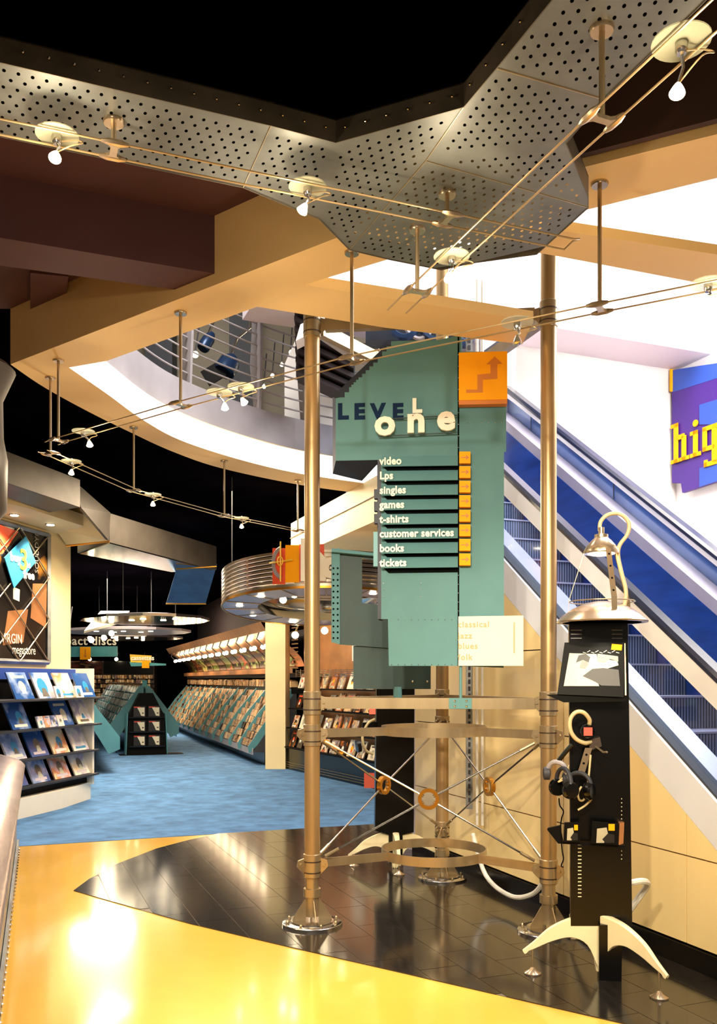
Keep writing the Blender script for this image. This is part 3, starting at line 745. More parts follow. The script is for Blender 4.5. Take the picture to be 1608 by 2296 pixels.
# ================================================================== directory sign
SG = Plane(xy(PL_), (PR_-PL_).xy, 0)
sg = thing('directory_sign', 'green sheet metal directory sign reading level one with orange arrow boxes', 'sign', SG.at(940, 1495))
def sp(pts, m, name, th=.012, off=0.0, parent=sg, pl=SG): return face(pts, m, name, th, off, parent, pl)
steps = []
arc = [(877, 765), (857, 788), (837, 813), (820, 830), (804, 846), (793, 857), (783, 868), (763, 891)]
stair = [(1028, 752), (985, 762), (877, 765)]
for (xa, ya), (xb, yb) in zip(arc, arc[1:]):
    k = 2
    for i in range(k):
        x0 = xa+(xb-xa)*i/k; y1 = ya+(yb-ya)*(i+1)/k; x1 = xa+(xb-xa)*(i+1)/k
        stair += [(x0, y1), (x1, y1)]
outline = stair+[(753, 893), (753, 1033), (855, 1031), (855, 1388), (870, 1388), (872, 1493), (1028, 1493)]
sp(outline, 'sign_green', 'front_panel', .006, .0)
# rear sheet a little behind and its dark edge returns
SGB = Plane(xy(PL_), (PR_-PL_).xy, -.16)
bo = [(x-9 if x < 1000 else x, y+4) for x, y in outline if y < 1300]
sp([(1020, 770), (868, 772), (755, 880), (746, 890), (746, 1062), (812, 1078), (815, 1040), (846, 1042), (846, 1270), (1020, 1270)], 'navy', 'rear_panel', .006, 0, sg, SGB)
MB().strip([[SG.at(753, 893)-SG.n*.004, SG.at(753, 1033)-SG.n*.004], [SGB.at(746, 890), SGB.at(746, 1062)]]).build('side_return', 'navy', sg)
MB().strip([[SG.at(753, 1033)-SG.n*.004, SG.at(855, 1031)-SG.n*.004], [SGB.at(746, 1062), SGB.at(812, 1078)]]).build('under_return', 'navy', sg)
MB().prism(SG.poly([(847, 1031), (855, 1031), (855, 1388), (847, 1388)]), -SG.n*.16).build('side_return', 'navy', sg)
for y in (1093, 1121, 1149): MB().prism([q-SG.n*.05 for q in SG.rect(837, y, 848, y+21)], -SG.n*.05).build('side_tab', 'navy', sg)
MB().prism([q-SG.n*.04 for q in SG.rect(836, 1190, 849, 1268)], -SG.n*.03).build('side_tab', 'teal', sg)
# right wing
sp([(1030, 790), (1135, 790), (1135, 1014), (1130, 1014), (1130, 1384), (1030, 1384)], 'sign_green', 'wing_panel', .006, .012)
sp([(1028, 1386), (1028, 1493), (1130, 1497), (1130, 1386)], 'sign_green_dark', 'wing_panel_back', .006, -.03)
sp([(1028, 1383), (1173, 1381), (1173, 1493), (1028, 1493)], 'cream_plate', 'cream_plate', .006, .03)
sp([(1026.5, 752), (1030.5, 752), (1030.5, 1493), (1026.5, 1493)], 'shadow_line', 'hinge_gap', .004, .002)
ob = sp([(1029, 803), (1136, 800), (1136, 906), (1029, 908)], 'orange', 'arrow_board', .07, .095)
sp([(1029, 908), (1136, 906), (1136, 915), (1029, 917)], 'orange_dark', 'board_foot', .06, .088, ob)
sp([(1045, 885), (1070, 885), (1070, 852), (1099, 849), (1099, 829), (1090, 829), (1108, 812), (1125, 828), (1114, 828), (1114, 861), (1082, 863), (1082, 891), (1045, 892)], 'orange_dark', 'stair_arrow', .003, .0965, ob)
def tx(nm, body, px, py, hpx, m, off=.003, ext=.002, bold=0, par=sg, pl=SG, sx=1, al='LEFT', sc=1):
    q = pl.at(px, py)+pl.n*off; size = hpx*q.y/FPX/.7
    return text(nm, body, q, size, m, par, pl.yaw, ext, bold, al, PI/2, sx, sc)
for ch_, x in zip('LEVE', (757, 794, 833, 880)): tx('cut_letter', ch_, x, 939, 33, 'cut_blue', .0015, .0012, .007, sx=1.02)
tx('raised_letter', 'L', 925, 929, 30, 'off_white', .035, .01, .006)
for ch_, x, y, h in (('o', 843, 981, 55), ('n', 914, 975, 55), ('e', 981, 970, 55)): tx('raised_letter', ch_, x, y, h, 'off_white', .07, .010, .009, sx=1.05)
for y in (942, 980): MB().rod(SG.at(850, y+3)+SG.n*.045, SG.at(1026, y-6)+SG.n*.045, .004, 6).build('letter_rail', 'sign_green_dark', sg)
names = ['video', 'Lps', 'singles', 'games', 't-shirts', 'customer services', 'books', 'tickets']
for i, nm in enumerate(names):
    y = 1041+i*32.3
    pl4 = SG.poly([(856, y-17), (1027, y-19), (1027, y+7), (856, y+9)])
    a = [pl4[0]+SG.n*.006, pl4[1]+SG.n*.006, pl4[2]+SG.n*.05, pl4[3]+SG.n*.05]
    MB().prism(a, -SG.n*.004).build('blade', 'sign_green', sg)
    MB().prism([SG.at(860, y+7)+SG.n*.002, SG.at(1027, y+5)+SG.n*.002, SG.at(1027, y+16)+SG.n*.002, SG.at(872, y+18)+SG.n*.002], SG.n*.003).build('blade_shade', 'shadow_line', sg)  # dark strip paints the shadow line under each blade
    q = SG.at(853, y+5)+SG.n*.049
    t = text('blade_text', nm, q, 15.5*q.y/FPX/.66, 'text_white', sg, SG.yaw, .0015, .0022, 'LEFT', PI/2, .9, 1.06)
    b = MB().prism([v+SG.n*.06 for v in SG.rect(1030, y-23, 1055, y+3)], -SG.n*.06).build('arrow_box', 'orange', sg)
    yy = y-10; ap = [(1034, yy-1), (1046, yy-1), (1044, yy-6), (1052, yy), (1044, yy+6), (1046, yy+1), (1034, yy+1)]
    MB().prism([v+SG.n*.0605 for v in SG.poly(ap)], SG.n*.001).build('arrow', 'amber_text', b)
for nm, y in (('classical', 1407), ('jazz', 1432), ('blues', 1455), ('folk', 1480)): tx('plate_text', nm, 1027, y, 13, 'faint_text', .031, .001, .001, sc=1.15)
sp([(1151, 1396), (1154, 1396), (1154, 1465), (1151, 1465)], 'faint_text', 'plate_bracket', .001, .032)
mb = MB()
for i in range(10):
    for (x, y) in ((1028, 1290+i*20), (878+i*15, 1389), (878+i*15, 1490), (1028, 770+i*26)): mb.ball(SG.at(x, y)+SG.n*.005, .0035, 6)
for x in (860, 944):
    for y in (1308, 1321, 1338): mb.ball(SG.at(x, y)+SG.n*.004, .0035, 6)
for i in range(6): mb.ball(SG.at(1050+i*15, 950)+SG.n*.016, .0035, 6)
mb.build('rivets', 'bright_steel', sg)['kind'] = 'stuff'
for (y0, y1, yb) in ((720, 790, 720), (1493, 1580, 1577)):
    MB().rod(SG.at(1033, y0), SG.at(1033, y1), .009, 8).build('hanger_rod', 'sign_green', sg)
    br = MB().prism([v+SG.n*.034 for v in SG.rect(1007, yb-12, 1058, yb+12)], -SG.n*.008).build('bracket', 'sign_green', sg)
    m = MB()
    for x in (1020, 1046):
        for dy in (-6, 6): m.ball(SG.at(x, yb+dy)+SG.n*.036, .008, 8)
    m.build('bracket_bolts', 'bright_steel', br)['kind'] = 'stuff'
# lower dark wing on the rear-left face of the tower
SD = Plane((.0, 6.15), (1, .08))
lw = thing('lower_sign_wing', 'dark green folded steel wing hanging behind the left edge of the directory sign', 'sign', SD.at(850, 1545))
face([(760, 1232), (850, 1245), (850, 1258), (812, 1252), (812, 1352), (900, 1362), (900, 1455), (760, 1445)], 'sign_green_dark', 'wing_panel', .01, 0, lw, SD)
f2 = face([(743, 1232), (762, 1230), (762, 1445), (743, 1440)], 'sign_green', 'perforated_flange', .01, .02, lw, SD)
mb = MB()
for i in range(13):
    for x in (747.5, 757): mb.lathe([(.007, 0), (.007, .001)], SD.at(x, 1275+i*13)+SD.n*.0205, 8, SD.n)
mb.build('flange_holes', 'shadow_line', f2)['kind'] = 'stuff'
face([(743, 1232), (850, 1244), (850, 1250), (743, 1240)], 'sign_green', 'top_flange', .06, .06, lw, SD)
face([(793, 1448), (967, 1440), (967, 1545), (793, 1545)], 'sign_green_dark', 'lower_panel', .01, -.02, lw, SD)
for x in (926, 959): MB().ball(SD.at(x, 1528)-SD.n*.015, .009, 8).build('bolt', 'bright_steel', lw)
MB().rod(SD.at(893, 1540)-SD.n*.03, SD.at(893, 1572)-SD.n*.03, .03, 8).build('mounting_stub', 'sign_green', lw)

# ================================================================== listening posts
def limb(pts, rad, n=10):
    s = smooth([tuple(p) for p in pts], 6); r = [x[0] for x in smooth([(a,) for a in rad], 6)]
    return MB().tube([Vector(p) for p in s], r, n)
def legset(lp, base, tips, top):
    for tip in tips:
        b = Vector(base); t = Vector(tip); d = (t-b); d.z = 0; L = d.length; d.normalize(); w = Vector((-d.y, d.x, 0))
        up = [(0, top), (.12*L, top), (.4*L, top-.02), (.7*L, top-.075), (.92*L, top-.15), (L+.03, top-.20)]
        dn = [(L+.02, top-.215), (.9*L, top-.19), (.68*L, top-.15), (.42*L, top-.125), (.2*L, top-.16), (.06*L, top-.27), (0, top-.3)]
        prof = smooth(up, 4)+smooth(dn, 4)
        mb = MB(); cen = Vector((sum(p[0] for p in prof)/len(prof), sum(p[1] for p in prof)/len(prof)))
        rows = []
        for off, sc in ((-.028, .86), (-.02, .97), (0, 1.0), (.02, .97), (.028, .86)):
            th = [max(.25, 1-.7*p[0]/(L+.03)) for p in prof]
            row = [b+d*p[0]+w*off*th[i]+Vector((0, 0, p[1]+(0 if sc == 1 else (-.006 if i < len(prof)/2 else .006)*(1-sc)*6))) for i, p in enumerate(prof)]
            rows.append(row+row[:1])
        mb.strip(rows); k = len(prof)
        mb.add(rows[0][:-1], [list(range(k))]); mb.add(rows[-1][:-1], [list(range(k))[::-1]])
        lg = mb.build('leg', 'bone', lp, True)
        f = b+d*L*.94
        MB().rod((f.x, f.y, .03), (f.x, f.y, top-.16), .006, 8).build('foot_rod', 'steel', lg)
        MB().lathe([(.045, .006), (.045, .012), (.02, .026), (.008, .04)], (f.x, f.y, 0), 20).build('foot_pad', 'lamp_metal', lg, True)
LC = Vector((1.262, 4.62, 0)); LQ = Plane(xy(LC), (.985, -.17)); ex, nn_ = LQ.e, LQ.n
lp = thing('listening_post', 'tall black listening post with metal lamp and bone coloured legs beside the escalator', 'listening post', (LC.x, LC.y, .006))
def lface(pts, m, name, th=.01, off=0., parent=None): return face(pts, m, name, th, off, parent or lp, LQ)
bd = lface([(1276, 1395), (1408, 1395), (1418, 2076), (1280, 2076)], 'gloss_black', 'body', .07, 0)
lface([(1342, 2070), (1394, 2070), (1392, 2203), (1342, 2203)], 'gloss_black', 'stem', .09, .035)
mb = MB()
for x0, x1 in ((1280, 1305), (1372, 1396)):
    for y in (1412, 1421, 1430): mb.prism([q+LQ.n*.0005 for q in LQ.rect(x0, y, x1, y+2)], LQ.n*.001)
mb.build('vent_slots', 'galvanised', bd)['kind'] = 'stuff'
mb = MB()
for i in range(15): mb.prism([q+LQ.n*.0005 for q in LQ.rect(1296, 1893+i*8.3, 1304, 1895+i*8.3)], LQ.n*.001)
for i in range(16): mb.prism([q+LQ.n*.0005 for q in LQ.rect(1393, 1790+i*9, 1395, 1792+i*9)], LQ.n*.001)
mb.build('slot_row', 'bone', bd)['kind'] = 'stuff'
b0 = V3(LC, 0); legset(lp, b0-LQ.n*.03, [FL(1185, 2185), FL(1487, 2243), E(-2.05, -.25, 0)], .33)
# lamp
sc_ = LQ.at(1349, 1390)+LQ.n*.02
def zpx(y): return LQ.at(1349, y).z
sh = MB().lathe([(.228, zpx(1397)), (.23, zpx(1394)), (.20, zpx(1381)), (.15, zpx(1366)), (.09, zpx(1354)), (.03, zpx(1349)), (.0, zpx(1348.5))], (sc_.x, sc_.y, 0), 36)
lsh = sh.build('lamp_shade', 'lamp_metal', lp, True)
bl = MB().lathe([(.088, zpx(1243)), (.09, zpx(1238)), (.075, zpx(1226)), (.05, zpx(1213)), (.034, zpx(1207)), (.034, zpx(1200)), (.015, zpx(1198)), (.015, zpx(1184)), (0.004, zpx(1183))], (sc_.x-.003, sc_.y, 0), 28).build('lamp_bell', 'lamp_metal', lp, True)
MB().lathe([(.07, zpx(1243)), (.05, zpx(1246)), (.0, zpx(1247))], (sc_.x-.003, sc_.y, 0), 20).build('bulb', 'bulb_soft', bl, True)
MB().lathe([(.2, zpx(1397)), (.19, zpx(1395)), (.0, zpx(1394))], (sc_.x, sc_.y, 0), 28).build('reflector', 'off_white', lsh, True)
for w in (-.15, PI*.52, PI*.83+.6, ):
    pass
for (w, nmz) in ((-PI/2+.1, 0), (PI*.12, 0), (PI*.93, 0)):
    d = Vector((math.cos(w), math.sin(w), 0)); t = Vector((-d.y, d.x, 0))
    a = Vector((sc_.x, sc_.y, zpx(1384)))+d*.17; c = Vector((sc_.x, sc_.y, zpx(1345)))+d*.165; b = Vector((sc_.x, sc_.y, zpx(1236)))+d*.086
    ar = MB().obox((c+b)/2, (b-c)/2, t*.014, (b-c).normalized().cross(t)*.0015).obox((a+c)/2, (c-a)/2, t*.014, d*.0015).build('lamp_arm', 'lamp_metal', lp)
    mh = MB()
    for k in range(4):
        q = b.lerp(c, .12+.25*k); mh.lathe([(.0055, -.0025), (.0055, .0025)], q, 8, (b-c).normalized().cross(t))
    mh.build('arm_holes', 'shadow_line', ar)['kind'] = 'stuff'
rg = []
for k in range(25):
    w = 2*PI*k/24; rg.append(Vector((sc_.x+.165*math.cos(w), sc_.y+.165*math.sin(w), zpx(1350))))
MB().tube(rg[:-1], .003, 6, True).build('arm_hoop', 'lamp_metal', lp, True)
hp = [(1345, 1190), (1347, 1170), (1362, 1155), (1384, 1151), (1402, 1160), (1411, 1178), (1406, 1200), (1390, 1222), (1386, 1245), (1394, 1285), (1403, 1320), (1403, 1345), (1398, 1366)]
MB().tube([Vector(p) for p in smooth([tuple(LQ.at(*p)+LQ.n*.0) for p in hp], 5)], .0105, 10).build('lamp_hose', 'hose', lp, True)
spot('lamp_light', (sc_.x, sc_.y-.1, zpx(1402)), (sc_.x-.05, sc_.y-.25, 0.4), 4, 120, (1, .93, .7))
# record shelf with framed album
lface([(1223, 1557), (1255, 1556), (1400, 1566), (1400, 1572), (1262, 1574)], 'black', 'record_ledge', .02, .09)
alb = thing('record_sleeve', 'framed black record sleeve with a pale monochrome print on the listening post', 'record sleeve', LQ.at(1320, 1562)+LQ.n*.09)
def tilt(pts, extra=0):
    out = []
    for x, y in pts:
        k = (1562-y)/122; out.append(LQ.at(x, y)+LQ.n*(.105-.085*k+extra))
    return out
MB().prism(tilt([(1248, 1556), (1266, 1441), (1402, 1441), (1393, 1562)]), -LQ.n*.014).build('sleeve', 'black', alb)
MB().prism(tilt([(1396, 1558), (1399, 1558), (1401, 1443), (1399, 1443)], .002), LQ.n*.004).build('frame_edge', 'copper', alb)
MB().prism(tilt([(1262, 1538), (1276, 1465), (1336, 1467), (1338, 1475), (1382, 1483), (1384, 1492), (1330, 1508), (1336, 1528), (1340, 1538)], .001), LQ.n*.001).build('pale_print', 'pale_print', alb)
MB().prism(tilt([(1304, 1516), (1326, 1500), (1350, 1498), (1384, 1502), (1386, 1538), (1345, 1537), (1330, 1528)], .0015), LQ.n*.001).build('dark_print', 'poster_ink', alb)
MB().prism(tilt([(1290, 1486), (1296, 1470), (1312, 1466), (1322, 1474), (1318, 1486), (1306, 1480)], .0022), LQ.n*.001).build('dark_print', 'poster_ink', alb)
MB().prism(tilt([(1338, 1466), (1384, 1472), (1384, 1484), (1366, 1478), (1352, 1486), (1338, 1484)], .0022), LQ.n*.001).build('dark_print', 'grey_print', alb)
MB().prism(tilt([(1298, 1497), (1303, 1482), (1313, 1483), (1318, 1490), (1310, 1499)], .003), LQ.n*.001).build('grey_shape', 'grey_print', alb)
mb = MB()
for i in range(9):
    x = 1306+i*9.2; mb.rod(tilt([(x, 1463)], .002)[0], tilt([(x+7, 1459 if i % 2 else 1465)], .002)[0], .0016, 5)
mb.build('script_line', 'text_white', alb)['kind'] = 'stuff'
MB().prism(tilt([(1369, 1457), (1392, 1459), (1394, 1446), (1371, 1444)], .003), LQ.n*.001).build('price_sticker', 'orange', alb)
# control knob, hose, bracket
MB().tube([Vector(p) for p in smooth([tuple(LQ.at(x, y)+LQ.n*o) for x, y, o in ((1318, 1628, .06), (1319, 1612, .08), (1305, 1596, .1), (1288, 1596, .1), (1276, 1612, .1), (1277, 1636, .1), (1290, 1655, .09), (1310, 1664, .07), (1324, 1662, .03))], 5)], .011, 10).build('gooseneck', 'hose', lp, True)
kb = MB().lathe([(.036, 0), (.036, .03), (.03, .04)], LQ.at(1314, 1638)+LQ.n*.05, 24, LQ.n).build('selector_knob', 'gloss_black', lp, True)
MB().prism([q+LQ.n*.0915 for q in LQ.rect(1306, 1629, 1325, 1647)], LQ.n*.002).build('red_button', 'red_glow', kb)
lface([(1318, 1658), (1344, 1652), (1348, 1672), (1322, 1682)], 'dark_wood', 'bracket', .03, .04)
MB().obox((LQ.at(1318, 1675)+LQ.at(1300, 1735))/2+LQ.n*.06, (LQ.at(1318, 1675)-LQ.at(1300, 1735))/2, ex*.018, LQ.n*.002).build('perforated_strap', 'lamp_metal', lp)
mb = MB()
for k in range(3):
    q = LQ.at(1313, 1690).lerp(LQ.at(1301, 1728), k/2)+LQ.n*.0625; mb.lathe([(.006, 0), (.006, .001)], q, 10, LQ.n)
mb.build('strap_holes', 'shadow_line', lp)['kind'] = 'stuff'
MB().tube([LQ.at(1334, 1672)+LQ.n*.05, LQ.at(1350, 1684)+LQ.n*.08, LQ.at(1357, 1683)+LQ.n*.1], .006, 6).build('hook', 'lamp_metal', lp, True)
def headphones(lbl, x, y, off, rot, sc=1.0):
    q = LQ.at(x, y)+LQ.n*off
    h = thing('headphones', lbl, 'headphones', q)
    ux = ex*math.cos(rot)+LQ.n*math.sin(rot); uz = Vector((0, 0, 1)); uy = ux.cross(uz)
    pts = [q+ux*.08*sc*math.cos(w)+uz*(.075*sc*math.sin(w)+.03) for w in [PI*k/12 for k in range(13)]]
    MB().tube(pts, .011, 8).build('headband', 'slate', h, True)
    for sgn in (-1, 1):
        c = q+ux*.08*sc*sgn
        cp = MB().lathe([(.02, -.022), (.042, -.018), (.045, 0), (.036, .012), (.01, .014)], c, 20, ux*sgn).build('ear_cup', 'gloss_black', h, True)
        MB().lathe([(.040, -.03), (.044, -.02), (.03, -.018)], c, 20, ux*sgn).build('ear_pad', 'black', cp, True)
    return h
headphones('black headphones hanging lower at the side of the listening post', 1262, 1764, .09, 1.15)
headphones('black headphones hooked under the perforated strap of the listening post', 1296, 1768, .075, .5, .8)
hb = LQ.at(1250, 1728)+LQ.n*.05
h3 = thing('headphones', 'grey padded headphones hooked highest at the side of the listening post', 'headphones', hb)
MB().tube([Vector(p) for p in smooth([tuple(LQ.at(x, y)+LQ.n*o) for x, y, o in ((1226, 1728, .02), (1234, 1712, .04), (1246, 1706, .06), (1262, 1712, .07), (1268, 1730, .06), (1268, 1742, .06))], 5)], .013, 8).build('headband', 'kerb_grey', h3, True)
MB().lathe([(.018, -.02), (.034, -.014), (.034, .014), (.012, .02)], LQ.at(1226, 1733)+LQ.n*.02, 18, ex).build('ear_cup', 'slate', h3, True)
MB().lathe([(.018, -.02), (.034, -.014), (.034, .014), (.012, .02)], LQ.at(1268, 1744)+LQ.n*.05, 18, ex).build('ear_cup', 'slate', h3, True)
MB().tube([Vector(p) for p in smooth([tuple(LQ.at(x, y)+LQ.n*.06) for x, y in ((1250, 1706), (1262, 1690), (1274, 1676), (1282, 1668))], 4)], .012, 8).build('arm', 'gloss_black', h3, True)
for q_, pts in enumerate([[(1252, 1786), (1254, 1802), (1262, 1815), (1258, 1830), (1256, 1850), (1259, 1900), (1262, 1920), (1257, 1935), (1262, 1938)], [(1302, 1760), (1294, 1775), (1298, 1790), (1308, 1788), (1314, 1765), (1318, 1735), (1322, 1690)], [(1294, 1812), (1310, 1802), (1322, 1790), (1324, 1780)], [(1274, 1712), (1266, 1735), (1250, 1750), (1262, 1745), (1274, 1736)]]):
    cc = MB().tube([Vector(p) for p in smooth([tuple(LQ.at(*p)+LQ.n*.07) for p in pts], 5)], .0035 if q_ in (0, 3) else .0055, 6).build('headphone_cord', 'black' if q_ == 0 else 'hose', lp, True)
# cd ledge and cases
lface([(1228, 1852), (1255, 1846), (1262, 1882), (1398, 1890), (1398, 1896), (1250, 1886), (1226, 1856)], 'black', 'cd_ledge', .02, .07)
def cdcase(lbl, pts, off):
    t = thing('cd_case', lbl, 'cd case', LQ.at(*pts[3])+LQ.n*off)
    face(pts, 'black', 'case', .02, off, t, LQ)
    (x0, y0), (x1, y1) = pts[0], pts[2]; w = x1-x0; h = y1-y0
    R = lambda a, b: (x0+w*a, y0+h*b)
    face([R(.15, .9), R(.18, .3), R(.55, .25), R(.6, .5), R(.45, .9)], 'pale_print', 'pale_print', .001, off+.0015, t, LQ)
    face([R(.38, .75), R(.6, .5), R(.85, .55), R(.85, .9), R(.5, .9)], 'poster_ink', 'dark_print', .001, off+.002, t, LQ)
    face([R(.62, .1), R(.86, .1), R(.86, .38), R(.62, .38)], 'orange', 'price_sticker', .001, off+.003, t, LQ)
    return t
cdcase('slim cassette case with orange sticker on the ledge of the listening post', [(1264, 1839), (1302, 1838), (1298, 1882), (1262, 1882)], .085)
cdcase('cd case with orange sticker on the ledge of the listening post', [(1325, 1836), (1384, 1842), (1382, 1888), (1322, 1884)], .09)
for i in range(3):
    o = MB().prism([q+LQ.n*(.065-i*.014) for q in LQ.poly([(1386+i*4, 1842), (1390+i*4, 1842), (1388+i*4, 1889), (1384+i*4, 1889)])], -LQ.n*.11).build('cd_case', 'copper'); tag(o, ['brown cd case right against the front case on the ledge', 'brown cd case second behind the front case on the ledge', 'brown cd case last in the row on the ledge'][i], 'cd case', 'spare cases on the listening post ledge')
MB().tube([Vector(p) for p in smooth([(1.32, 4.75, .05), (1.4, 4.8, .22), (1.5, 4.78, .38), (1.53, 4.72, .47), (1.47, 4.66, .5), (1.38, 4.66, .48)], 5)], .017, 8).build('power_hose', 'hose_white', lp, True)
MB().tube([Vector(p) for p in smooth([tuple(FL(1270, 2066, .02)), tuple(FL(1300, 2094, .03)), tuple(FL(1322, 2110, .03))], 5)], .014, 8).build('floor_hose', 'hose_white', lp, True)
# rear listening post
L2 = Plane((.30, 7.32), (.985, .12))
l2 = thing('listening_post', 'black listening post standing further back behind the tower hoops', 'listening post', (L2.at(886, 1900).x, 7.3, .006))
face([(846, 1460), (930, 1460), (928, 1866), (903, 1872), (903, 1935), (872, 1935), (872, 1872), (841, 1862)], 'gloss_black', 'body', .07, 0, l2, L2)
q2 = L2.at(887, 1900)
legset(l2, (q2.x, q2.y+.03, 0), [(q2.x-.36, q2.y+.1, 0), (q2.x+.02, q2.y-.26, 0), (q2.x+.36, q2.y+.15, 0)], .30)
MB().lathe([(.03, 0), (.03, .03)], L2.at(833, 1594)+L2.n*.02, 16, L2.n).build('selector_knob', 'gloss_black', l2, True)
MB().prism([q+L2.n*.052 for q in L2.rect(826, 1587, 840, 1601)], L2.n*.002).build('red_button', 'red_glow', l2)
MB().tube([Vector(p) for p in smooth([tuple(L2.at(x, y)+L2.n*.03) for x, y in ((840, 1612), (824, 1622), (812, 1650), (818, 1680), (836, 1690))], 5)], .011, 8).build('gooseneck', 'hose', l2, True)
MB().lathe([(.02, -.02), (.05, -.015), (.05, .015), (.02, .02)], L2.at(802, 1672)+L2.n*.05, 18, (1, .3, .2)).build('ear_cup', 'gloss_black', l2, True)
MB().prism([q+L2.n*.03 for q in L2.poly([(812, 1620), (846, 1618), (846, 1630), (812, 1632)])], -L2.n*.04).build('ledge', 'black', l2)
# ================================================================== low-voltage cable lights
def along(pts, k):
    return Vector(pts[0]).lerp(Vector(pts[-1]), k)
def at_px(pts, x):
    """plan point of the polyline seen in column x, with its direction"""
    f = lambda p: CXP+FPX*p.x/p.y-x
    for a, b in zip(pts, pts[1:]):
        a, b = Vector(a), Vector(b)
        if f(a)*f(b) <= 0:
            for _ in range(40):
                m = (a+b)/2
                if f(a)*f(m) <= 0: b = m
                else: a = m
            return a, None
    return Vector(min(pts, key=lambda p: abs(f(Vector(p))))), None
def cable_run(lbl, pts, z, rods, ztop, sep=.09, rodr=.009):
    c = sum((Vector(p) for p in pts), Vector((0, 0)))/len(pts)
    t = thing('cable_light_track', lbl, 'lighting track', (c.x, c.y, z))
    for sg_ in (-1, 1):
        L = [(p[0], p[1], z) for p in offset(pts, sg_*sep/2)]
        MB().tube(L, .0036, 8).build('cable', 'cable_metal', t, True)
    for x, zt in rods:
        q, _ = at_px(pts, x)
        i = min(range(len(pts)-1), key=lambda i: (Vector(pts[i])+Vector(pts[i+1])-2*q).length)
        d = (Vector(pts[i+1])-Vector(pts[i])).normalized(); d = Vector((d.x, d.y, 0)); w = Vector((-d.y, d.x, 0)); Q = Vector((q.x, q.y, 0))
        h = MB().rod(V3(Q, z), V3(Q, zt), rodr, 8).build('hanger_rod', 'steel', t, True)
        MB().lathe([(.033, zt-.012), (.036, zt-.006), (.036, zt)], Q, 20).build('ceiling_rose', 'lamp_metal', h, True)
        sd = MB()
        for sg_ in (-1, 1):
            sd.tube([V3(Q, z)+w*sg_*sep/2-d*.045, V3(Q, z)+w*sg_*sep/2-d*.02, V3(Q, z)+w*sg_*sep/2+d*.02, V3(Q, z)+w*sg_*sep/2+d*.045], [.006, .012, .012, .006], 8)
        sd.prism([V3(Q, z-.006)+w*a+d*b for a, b in ((-sep/2, -.03), (-sep/4, -.012), (sep/4, -.012), (sep/2, -.03), (sep/2, .03), (sep/4, .012), (-sep/4, .012), (-sep/2, .03))], (0, 0, .012))
        sd.build('saddle', 'lamp_metal', h, True)
    return t
NL = [0]
def lamp(pts, x, z, lbl, lit=True, disc=.07, aim=(0, -.3, -1), power=14, lean=(0, 0), drop=.075):
    q, _ = at_px(pts, x); Q = Vector((q.x, q.y, z))
    t = thing('spot_lamp', lbl, 'spotlight', Q, 'glass disc spotlights on the cable tracks')
    MB().lathe([(disc*.25, .010), (disc, .010), (disc, .014), (0.002, .014)], Q, 28).build('glass_disc', 'clear_disc', t, True)
    MB().lathe([(.012, -.02), (.016, -.01), (.016, .012), (.008, .03)], Q, 12).build('hub', 'bright_steel', t, True)
    B = Q+Vector((lean[0], lean[1], -drop)); a = Vector(aim).normalized()
    MB().tube([Q+Vector((0, 0, -.01)), Q+Vector((lean[0]*.4+.01, lean[1]*.4, -drop*.45)), B-a*.03], .005, 6).build('bracket', 'bright_steel', t, True)
    MB().tube([Vector(p) for p in smooth([tuple(Q+Vector((.01, 0, -.01))), tuple(Q+Vector((.06, .01, 0))), tuple(Q+Vector((.085, .0, -.015))), tuple(Q+Vector((.05, -.01, -.03))), tuple(B-a*.03)], 4)], .0025, 5).build('lead', 'cable_metal', t, True)
    MB().lathe([(.007, -.03), (.011, -.022), (.017, -.008), (.021, .003)], B, 16, a).build('reflector', 'bright_steel' if not lit else 'bulb_soft', t, True)
    MB().lathe([(.020, .0), (.013, .008), (.003, .011)], B, 16, a).build('bulb', 'bulb_glow' if lit else 'chrome', t, True)
    if lit:
        spot('spot_lamp_light', B+a*.03, B+a*2, power, 95, (1, .78, .50), .03)
        l = bpy.data.lights.new('spot_lamp_spill', 'POINT'); l.energy = power*.33; l.color = (1, .80, .52); l.shadow_soft_size = .03
        lo = bpy.data.objects.new('spot_lamp_spill', l); COL.objects.link(lo); lo.location = B+a*.045
    return t
TA = [(-1.75, 2.68), (-1.17, 2.9), (.34, 3.48), (.82, 3.665)]
ta = cable_run('pair of cables under the perforated raceway ending in a loop', TA, 3.35, [(255, ZP), (1003, ZP)], ZP)
e1 = Vector((.82, 3.665, 3.35)); dA = (Vector(TA[3])-Vector(TA[2])).normalized(); dA = Vector((dA.x, dA.y, 0)); wA = Vector((-dA.y, dA.x, 0))
MB().tube([e1+wA*.045, e1+wA*.045+dA*.06, e1+wA*.04+dA*.1+Vector((0, 0, .04)), e1-wA*.02+dA*.09+Vector((0, 0, .02)), e1-wA*.045+dA*.05, e1-wA*.045], .0042, 6).build('end_loop', 'cable_metal', ta, True)
TB = [(1.15, 1.55), (.98, 1.95), (.71, 2.6), (.246, 3.76), (.17, 3.96)]
cable_run('pair of cables sloping down across the steel panel to a free end', TB, 3.186, [(1350, ZP), (936, ZP)], ZP)
TC = [(2.3, 3.0), (1.75, 3.27), (.995, 3.68), (-.03, 4.27), (-.99, 4.97), (-1.93, 5.72), (-1.99, 5.78)]
cable_run('long pair of cables crossing in front of the tower below the cream beam', TC, 3.085, [(1345, ZS), (789, ZS), (405, ZS), (131, ZS)], ZS)
TD = [(-2.12, 5.98), (-2.09, 6.03), (-1.82, 7.22), (-1.25, 8.33), (-.62, 9.15), (-.5, 9.28)]
cable_run('pair of cables following the curved soffit into the shop', TD, 3.085, [(113, ZS), (300, ZS), (503, ZS), (668, ZS)], ZS)
